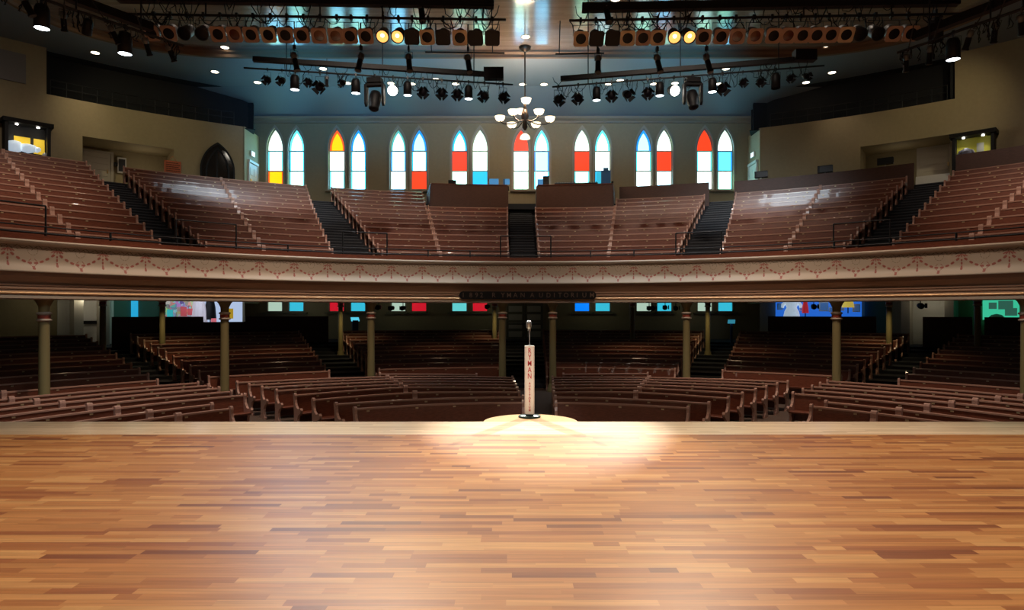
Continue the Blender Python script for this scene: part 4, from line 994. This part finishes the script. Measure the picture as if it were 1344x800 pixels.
k_ = arch(0, .82, zb_, zb_ + (zt_ - zb_) * .45, zt_ - .06); T = lambda q, y: Vector((p.x, p.y, 0)) + X * q[0] + Yv * y + Vector((0, 0, q[1]))
nk = len(k_); MB().add([T(q, -.04) for q in k_] + [T(q, 0.02) for q in k_], [tuple(range(nk)), tuple(range(2 * nk - 1, nk - 1, -1))] + [(i, (i + 1) % nk, nk + (i + 1) % nk, nk + i) for i in range(nk)]).build('mirror_glass', mat('mirror_glass', (.14, .16, .16), .06, 1.), t)
# exit doors and signs on the returns
def return_door(n, x, s, ym, zb, m, lab):
    root = empty('door_%d' % n, (x, ym, zb), kind='structure')
    MB().box((x + s * .03, ym, zb + 1.0), (.06, 1.1, 2.0)).build('door_leaf', m, root)
    f = MB(); f.box((x + s * .05, ym - .6, zb + 1.02), (.1, .1, 2.1)); f.box((x + s * .05, ym + .6, zb + 1.02), (.1, .1, 2.1)); f.box((x + s * .06, ym, zb + 2.1), (.14, 1.35, .14)); f.build('door_frame', M['white'], root)
    mb = MB()
    for zz in (.35, .95, 1.55):
        for dy in (-.26, .26): mb.box((x + s * .07, ym + dy, zb + zz), (.03, .36, .42))
    mb.build('door_panel', m, root)
    MB().box((x + s * .09, ym - .42, zb + 1.0), (.05, .1, .16)).build('door_handle', M['brass'], root)
return_door(3, LXW, 1, 37.4, bz(BN), M['white'], 0); return_door(4, RXW, -1, 37.5, bz(BN), M['white'], 0)
EX = glow('exit_face', (.75, .95, 1), 1.6)
for x, s, ym, sd in ((LXW, 1, 37.3, 'left'), (RXW, -1, 37.5, 'right')):
    t = empty('exit_sign', (x + s * .06, ym, 10.75), label='bright lit exit sign above the door beside the %s windows' % sd, cat='exit sign')
    MB().box((x + s * .05, ym, 10.85), (.10, .5, .30)).build('sign_case', M['white'], t)
    bb = MB().box((x + s * .103, ym, 10.85), (.01, .44, .24)).build('sign_face', EX, t)
    text_mb('EXIT', .19, lambda v, x=x, s=s, ym=ym: Vector((x + s * .112, ym + v.x * s, 10.85 + v.y))).build('lettering', mat('exit_red', (.6, .02, .02), .5, emit=(1, .05, .03), es=.5), bb)
# wooden tower of shelves / glass cases
def exhibit(n, xa, xb, yt, r, zb, side, items, lit, wallm):
    a0, a1 = ang(xa, r - .5), ang(xb, r - .5); am = (a0 + a1) / 2; zt = EYE + (HZ - yt) / F * onr((xa + xb) / 2, r - .5)
    t = empty('display_case', P(am, r - .3, zb), label=side, cat='display case', group=None)
    MB().sweep([(r - .08, zb), (r - .08, zt), (r - .02, zt), (r - .02, zb)], a0, a1, 3).build('back_panel', wallm, t)
    for a in (a0, a1): MB().sweep([(r - .6, zb), (r - .6, zt), (r - .02, zt), (r - .02, zb)], a - .12, a + .12, 1).build('side_panel', M['black'], t)
    MB().sweep([(r - .72, zt), (r - .76, zt + .18), (r, zt + .18), (r, zt)], a0 - .3, a1 + .3, 3).build('crown', M['black'], t)
    MB().sweep([(r - .6, zb), (r - .6, zb + .3), (r, zb + .3), (r, zb)], a0, a1, 3).build('plinth', M['black'], t)
    for a in (a0 + (a1 - a0) * .25, a0 + (a1 - a0) * .75):
        q = P(a, r - .45, zt - .06); MB().lathe([(.001, 0), (.06, .01), (.05, .05)], q, 12).build('case_lamp', M['lamp_hot'], t)  # lamp added inside the case to light its contents
        spot('case_light', (q.x, q.y, q.z - .05), (q.x, q.y + .15, q.z - 2), lit, (1, .95, .8), 110, 1, .03)
    return a0, a1, zt
YEL = mat('case_yellow', (.42, .40, .03), .6); BLK = M['black']
def garment(name, label, a, r, zb, h, w_, m, sleeves=True):
    c = P(a, r, zb); rz = -R(a); X = Vector((math.cos(rz), math.sin(rz), 0)); t = empty(name, c, label=label, cat='costume')
    mb = MB(); prof = [(w_ * .50, 0), (w_ * .42, h * .35), (w_ * .30, h * .55), (w_ * .40, h * .80), (w_ * .36, h * .92), (w_ * .12, h)]
    mb.lathe(prof, c, 16); mb.build('bodice', m, t)
    if sleeves:
        for s in (-1, 1): MB().tube([c + X * s * w_ * .34 + Vector((0, 0, h * .90)), c + X * s * w_ * .52 + Vector((0, 0, h * .72)), c + X * s * w_ * .55 + Vector((0, 0, h * .55))], [w_ * .12, w_ * .11, w_ * .08], 8).build('sleeve', m, t)
    MB().tube([c, c + Vector((0, 0, -.3))], .03, 6).build('mannequin_post', M['black'], t)
a0, a1, zt = exhibit(1, 8, 64, 164, rL, bz(BN), 'dark wooden display case with glowing yellow panels, far left wall', None, 14, mat('case_dark', (.03, .03, .03), .7))
for (u0, u1, z0, z1, m, lab, nm) in ((.22, .60, 1.25, 1.85, YEL, 'yellow poster behind the white instrument, left display case', 'poster'), (.68, .94, 1.15, 1.85, YEL, 'larger yellow poster at the right of the left display case', 'poster')):
    z0 += .1; z1 += .1
    tag(MB().sweep([(rL - .13, zt - 2.45 + z0), (rL - .13, zt - 2.45 + z1), (rL - .10, zt - 2.45 + z1), (rL - .10, zt - 2.45 + z0)], a0 + (a1 - a0) * u0, a0 + (a1 - a0) * u1, 2).build(nm, mat('lit_yellow', (.7, .5, .04), .5, emit=(.8, .5, .03), es=.55)), lab, 'poster')  # emission in the posters stands in for case lighting
tt = MB(); c = P(a0 + (a1 - a0) * .40, rL - .3, zt - 1.05); X = Vector((math.cos(-R(a0)), math.sin(-R(a0)), 0))
for dx, w_, h in ((-.3, .5, .55), (.2, .6, .42), (.55, .3, .25)): tt.lathe([(.02, 0), (w_ / 2, .1), (w_ / 2, h - .05), (.1, h)], c + X * dx + Vector((0, 0, -h / 2)), 12)
tag(tt.build('white_costume_top', mat('bright_white', (.8, .85, .9), .5, emit=(.7, .85, 1), es=.5)), 'white brightly lit costume piece in the left display case', 'costume')  # costume brightened by emission, as if lit in the case
garment('small_figurine', 'small white figurine at the right end of the left display case', a0 + (a1 - a0) * .93, rL - .35, zt - 1.75, .62, .22, M['white'])
MB().sweep([(rL - .02, bz(BN)), (rL - .02, zt + .5), (rL - .7, zt + .5), (rL - .7, bz(BN))], a0 - 7, a0 - .6, 3).build('tall_cabinet', M['black'], label='tall black cabinet at the far left picture edge', cat='cabinet')
a0, a1, zt = exhibit(2, 1252, 1303, 178, rR, bz(BN), 'dark framed display case with yellow lining on the right wall', None, 26, YEL)
garment('grey_dress', 'grey short-sleeved dress on a stand in the right display case', a0 + (a1 - a0) * .30, rR - .3, zt - 1.7, 1.2, .62, mat('dress_grey', (.10, .10, .15), .6))
tag(MB().sweep([(rR - .5, zt - 1.75), (rR - .5, zt - .95), (rR - .15, zt - .80), (rR - .15, zt - 1.75)], a0 + (a1 - a0) * .56, a0 + (a1 - a0) * .92, 2).build('black_chest', BLK), 'black case draped in the right display case', 'case')
tag(MB().sweep([(rR - .14, zt - .8), (rR - .14, zt - .3), (rR - .10, zt - .3), (rR - .10, zt - .8)], a0 + (a1 - a0) * .56, a0 + (a1 - a0) * .74, 2).build('photograph', mat('photo_grey', (.25, .25, .22), .5)), 'grey photograph above the black case in the right display', 'picture')
# grey panel high on the left
p, rz, a = onwall(11, 86, rL, .1); tag(MB().box(p, (1.3, .1, 1.35), rz).build('acoustic_panel', mat('grey_panel', (.22, .20, .19), .8)), 'grey rectangular panel high on the far left wall', 'panel')

# ================================================================== UNDER THE BALCONY, BACK
XL = lambda x, Y: (x - 672) / F * Y
# centre doors
root = empty('door_5', (.75, WY, .05), kind='structure')
for s in (-1, 1):
    lf = MB().box((.75 + s * .55, WY - .06, 1.35), (1.05, .08, 2.6)).build('door_leaf', mat('dim_door%d' % s, (.16, .14, .10), .5), root)
    mb = MB()
    for i in range(5): mb.box((.75 + s * .55, WY - .11, .45 + i * .5), (.8, .03, .34))
    mb.build('door_panel', M['door'], lf)
MB().box((.75, WY - .12, 1.05), (1.9, .06, .06)).build('push_bar', M['black'], root)
# left doors
door(6, ang(113, rL - .1), rL - .1, tz(12), 2.1, 2.4, M['white'], 5, True)
door(7, ang(1220, rR - .1), rR - .1, tz(12), 2.1, 2.4, M['white'], 5, True)
MB().box(P(ang(113, rL - .2), rL - .22, 1.25), (1.0, .08, .16), rz=-R(ang(113, rL))).build('push_bar', M['black'], bpy.data.objects['door_6'])
# jamb walls beside the doors
mb = MB(); 
for x, r in ((97, rL), (132, rL)): mb.sweep([(r - 1.2, tz(12)), (r - 1.2, 2.9), (r, 2.9), (r, tz(12))], ang(x, r) - .35, ang(x, r) + .35, 1)
struct(mb, 'trim_3', M['door'])
mb = MB()
for x, r in ((1193, rR), (1251, rR)): mb.sweep([(r - 1.2, tz(12)), (r - 1.2, 2.9), (r, 2.9), (r, tz(12))], ang(x, r) - .35, ang(x, r) + .35, 1)
struct(mb, 'trim_4', M['door'])
# green wall section with a narrow cyan poster
GW = mat('teal_wall', (.06, .16, .12), .7)
def wallpatch(x0, x1, r, z0, z1, m, nm, lab, cat, d=.06):
    a0, a1 = ang(x0, r), ang(x1, r); o = MB().sweep([(r - d, z0), (r - d, z1), (r, z1), (r, z0)], a0, a1).build(nm, m); tag(o, lab, cat); return o
for nm, x0, x1, r in (('wall_left_teal', 134, 209, rL), ('wall_right_teal', 1135, 1164, rR)):
    a0, a1 = ang(x0, r), ang(x1, r); struct(MB().sweep([(r - .06, 0), (r - .06, 2.95), (r, 2.95), (r, 0)], a0, a1), nm, GW)
wallpatch(172, 181, rL - .1, 1.0, 2.9, glow('poster_cyan', (.02, .45, .8), .8), 'lit_poster', 'narrow cyan lit poster on the dim green left wall', 'poster')
# left souvenir display
def confetti(name, s, base, strength):
    m = bpy.data.materials.new(name); m.use_nodes = True; nt = m.node_tree; b = nt.nodes['Principled BSDF']
    tc = nt.nodes.new('ShaderNodeTexCoord'); v = nt.nodes.new('ShaderNodeTexVoronoi'); v.inputs['Scale'].default_value = s; v.distance = 'CHEBYCHEV'
    hs = nt.nodes.new('ShaderNodeHueSaturation'); hs.inputs['Saturation'].default_value = base; hs.inputs['Value'].default_value = .9
    nt.links.new(tc.outputs['Object'], v.inputs['Vector']); nt.links.new(v.outputs['Color'], hs.inputs['Color']); nt.links.new(hs.outputs[0], b.inputs['Base Color']); nt.links.new(hs.outputs[0], b.inputs['Emission Color']); b.inputs['Emission Strength'].default_value = strength
    return m
PO = confetti('souvenir_print', 6, .75, .28)  # faint emission in the prints stands in for display lighting
rr_ = rL - .35
wallpatch(217, 255, rr_, 1.35, 3.0, PO, 'poster_board', 'board of small colourful prints in the left under-balcony display', 'poster board')
wallpatch(219, 227, rr_ - .1, 1.4, 1.9, glow('cyan_card', (.04, .5, .55), .7), 'cyan_box', 'cyan box at the foot of the colourful print board', 'box')  # box glows by itself in place of display light
for i, (x0, x1, z0, z1) in enumerate(((237, 245, 1.55, 2.05), (246, 254, 1.6, 1.95))):
    wallpatch(x0, x1, rr_ - .1, z0, z1, mat('pink_card%d' % i, (.6, .1, .12), .5, emit=(.7, .1, .12), es=.35), 'pink_box', 'pink box %s of the pair below the colourful prints' % ('left' if i == 0 else 'right'), 'box')  # display light on the boxes put in as emission
WD = mat('white_gown', (.75, .72, .78), .6, emit=(.7, .66, .8), es=.35)  # light on the gown put into the cloth as emission
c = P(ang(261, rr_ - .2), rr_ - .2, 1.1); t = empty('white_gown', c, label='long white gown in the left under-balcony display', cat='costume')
mb = MB(); n = 24; vv = []
for j, (r_, h) in enumerate([(.42, 0), (.36, .6), (.28, 1.2), (.2, 1.7), (.26, 2.0)]):
    for i in range(n): rr2 = r_ * (1 + .10 * (i % 2)); vv.append(c + Vector((rr2 * math.cos(i * 2 * math.pi / n), .6 * rr2 * math.sin(i * 2 * math.pi / n), h)))
mb.add(vv, [(j * n + i, j * n + (i + 1) % n, (j + 1) * n + (i + 1) % n, (j + 1) * n + i) for j in range(4) for i in range(n)]); mb.build('skirt', WD, t)
garment('black_suit', 'black suit beside the white gown in the left display', ang(276, rr_ - .2), rr_ - .2, 1.35, 1.9, .62, mat('suit_black', (.012, .012, .015), .7))
wallpatch(267, 318, rr_ + .05, 1.22, 3.0, glow('case_backlight', (.55, .68, .95), .75), 'backlit_panel', 'pale backlit panel behind the black suit', 'panel')
wallpatch(277, 284, rr_ - .45, 1.2, 1.42, mat('pink_low', (.75, .2, .25), .5, emit=(.9, .2, .25), es=.5), 'pink_case', 'flat pink case at the foot of the black suit', 'box')  # emission replaces the display light on the pink case
wallpatch(299, 306, rr_ - .3, 1.4, 1.95, mat('yellow_item', (.65, .45, .04), .5, emit=(.8, .5, .03), es=.4), 'yellow_shirt', 'yellow garment right of the front column in the left display', 'costume')  # yellow garment lit through its own emission
# right blue display
BW = glow('blue_backlight', (.02, .16, .75), .75)
wallpatch(1018, 1131, rR - .3, 1.45, 3.0, BW, 'blue_display_wall', 'blue backlit display wall under the right balcony', 'display wall')
garment('white_shirt', 'white shirt hung on the blue display wall', ang(1039, rR - .5), rR - .5, 1.50, .9, .85, mat('shirt_white', (.7, .75, .8), .6, emit=(.6, .75, .9), es=.5))  # emission in the shirt imitates display lighting
garment('red_garment', 'narrow red garment beside the white shirt on the blue wall', ang(1057, rR - .5), rR - .5, 1.7, 1.0, .35, mat('garment_red', (.5, .02, .03), .6, emit=(.6, .02, .03), es=.4), False)  # lit look of the red cloth is emission
garment('yellow_garment', 'yellow garment right of the front column on the blue wall', ang(1113, rR - .5), rR - .5, 2.0, .8, .6, mat('garment_yellow', (.7, .5, .05), .6, emit=(.8, .6, .1), es=.5))  # lit look of the yellow cloth is emission
for i, (x, y, w_, h) in enumerate([(1024, 402, .3, .35), (1081, 402, .45, .5), (1092, 406, .3, .25), (1104, 403, .3, .35), (1124, 404, .35, .4), (1052, 404, .2, .3)]):
    p, rz, a = onwall(x, y, rR - .32); t = empty('framed_photo', p, label='small framed photo on the blue display wall, %s from the left' % ORD[i], cat='picture', group='photos on the blue wall')
    MB().box(p, (w_, .04, h), rz).build('frame', M['white'], t); MB().box(p - Vector((0, .03, 0)), (w_ * .8, .01, h * .8), rz).build('print', mat('photo%d' % i, (.05 + .05 * i, .15, .4), .5, emit=(.05, .2, .5), es=.3), t)  # prints carry emission in place of light falling on them
# green display far right
wallpatch(1290, 1338, rR - .3, 1.4, 3.0, glow('green_backlight', (.05, .62, .36), .8), 'green_display_wall', 'green backlit display wall at the far right under the balcony', 'display wall')
for i, (x, y, w_, h) in enumerate([(1320, 400, .55, .4), (1327, 409, .45, .35), (1303, 401, .3, .3)]):
    p, rz, a = onwall(x, y, rR - .32); tag(MB().box(p, (w_, .04, h), rz).build('photo_print', mat('gphoto%d' % i, (.03, .08, .06), .5, emit=(.05, .2, .14), es=.5)), 'dark photo print on the green display wall, %s of three' % ['top', 'lowest right', 'leftmost'][i], 'picture')  # display light put into the prints as emission
c = P(ang(1308, rR - .5), rR - .5, 1.35); tag(MB().lathe([(.34, 0), (.32, .15), (.2, .28), (.02, .33)], c, 16).build('white_hat', M['white']), 'pale hat resting in the green display', 'hat')
# blue rail post at the inner-left lower aisle and lectern
BLUEM = mat('blue_paint', (.03, .10, .28), .4)
p0 = atr(466, 420, 27.5); t = empty('aisle_kiosk', (p0.x, p0.y, tz(9)), label='blue-lit angled reading stand at the top of the inner left lower aisle', cat='stand')
MB().box((p0.x, p0.y, (p0.z + tz(9)) / 2), (.3, .3, p0.z - tz(9)), rz=.4).build('post', BLUEM, t)
MB().box((p0.x, p0.y, p0.z + .05), (.42, .3, .05), rot=Euler((R(35), 0, .4))).build('top_board', glow('kiosk_glow', (.1, .6, .8), 1.0), t)
p1 = atr(960, 423, 27.5); t = empty('aisle_kiosk', (p1.x, p1.y, tz(9)), label='angled reading stand at the top of the inner right lower aisle', cat='stand')
MB().box((p1.x, p1.y, (p1.z + tz(9)) / 2), (.1, .1, p1.z - tz(9))).build('post', BLUEM, t)
MB().box((p1.x, p1.y, p1.z + .05), (.36, .28, .05), rot=Euler((R(35), 0, -.4))).build('top_board', glow('kiosk_glow2', (.05, .35, .5), .6), t)
# small spotlights under the balcony
def ub(x, y, r, label):
    p = atr(x, y, r); t = empty('track_spotlight', p, label=label, cat='spotlight', group='spotlights under the balcony')
    MB().lathe([(.03, -.2), (.10, -.15), (.12, 0), (.13, .12)], p, 14, M=aimM((-.3, -1, -.15))).build('housing', M['black'], t)
    MB().tube([p, p + Vector((0, 0, 2.9 - p.z))], .02, 6).build('stem', M['black'], t)
    for s in (-1, 1): MB().box(p + Vector((s * .14, -.15, 0)), (.02, .16, .2)).build('barn_door', M['black'], t)
for x, y, wd in ((497, 403, 'left of the pale window under the left balcony'), (514, 404, 'at the left edge of the pale lower window'), (529, 404, 'over the right edge of the pale lower window'), (640, 402, 'right of the deep red window'), (852, 404, 'left of the pair right of centre'), (857, 404, 'middle of the pair right of centre'), (873, 403, 'over the cyan window right of centre'), (887, 404, 'beside the right front column'), (1068, 402, 'before the blue display'), (1208, 401, 'above the right white doors')):
    ub(x, y, 26.0 if x not in (1208,) else 25, 'small black spotlight hung ' + wd)

# light local to the rooms --------------------------------------------------
spot('wall_washer', (-19, 24, 13.9), tuple(atr(168, 158, rL)), 750, (1, .85, .48), 46, 1, .2)
spot('wall_washer', (19, 24, 13.9), tuple(atr(1235, 152, rR)), 520, (1, .84, .50), 46, 1, .2)
for x, y, pw in ((245, 455, 100), (375, 445, 60), (835, 450, 80), (960, 452, 60), (1180, 458, 60), (580, 442, 40), (100, 480, 20)):
    q = atr(x, y, 20.3); spot('under_balcony_downlight', (q.x, q.y, 2.33), (q.x, q.y, -1), pw, WARM, 120, 1, .1)
for a_ in range(-60, 61, 12):
    pass
for x in (-12, -6.5, -1.5, 5, 10.5):
    point('rear_wall_glow', (x, 36.8, 2.5), 5, (.9, .95, .65), .2)  # points added to lift the dim rear wall, no fixture there
for px_, r_ in ((60, rL - 1.5), (1215, rR - 1.5), (107, rL - 1.5)):
    point('side_wall_glow', P(ang(px_, r_), r_, 2.5), 6, (1, .9, .6), .2)  # added points that brighten the side walls and doors
for px_, y_, r_, pw in ((190, 222, rL + 1.3, 9), (1180, 215, rR + 1.3, 4)):
    q = atr(px_, y_, r_); point('recess_fill', q, pw, (1, .88, .66), .2)  # added fill inside each recess
q = P(ang(113, rL - 1.2), rL - 1.4, 2.4); point('door_fill', q, 7, (1, .92, .7), .1)  # added fill brightening the left doors
q = P(ang(1222, rR - 1.2), rR - 1.4, 2.4); point('door_fill', q, 3, (1, .92, .7), .1)  # added fill for the right doors
for px_ in (219, 452, 652, 924, 1161):
    q = P(ang(px_, 23.4), 23.4, 2.2); spot('under_balcony_downlight', q, (q.x, q.y + .7, -1), 60, (1, .82, .45), 120, 1, .08)
point('left_display_fill', P(ang(262, rL - 2), rL - 1.8, 2.4), 25, (.8, .85, 1), .3)
point('teal_wall_fill', P(ang(175, rL - 1.5), rL - 1.5, 2.3), 10, (.5, 1, .8), .3)
point('right_display_fill', P(ang(1075, rR - 2), rR - 1.6, 2.4), 12, (.5, .7, 1), .3)
spot('return_teal_light', (-10.5, 36.6, 11.2), (LXW, 37.4, 10.4), 60, (.45, .95, 1), 60, 1, .3)
spot('return_blue_light', (10.0, 36.6, 10.4), (RXW, 37.5, 10.0), 80, (.1, .55, 1), 60, 1, .3)
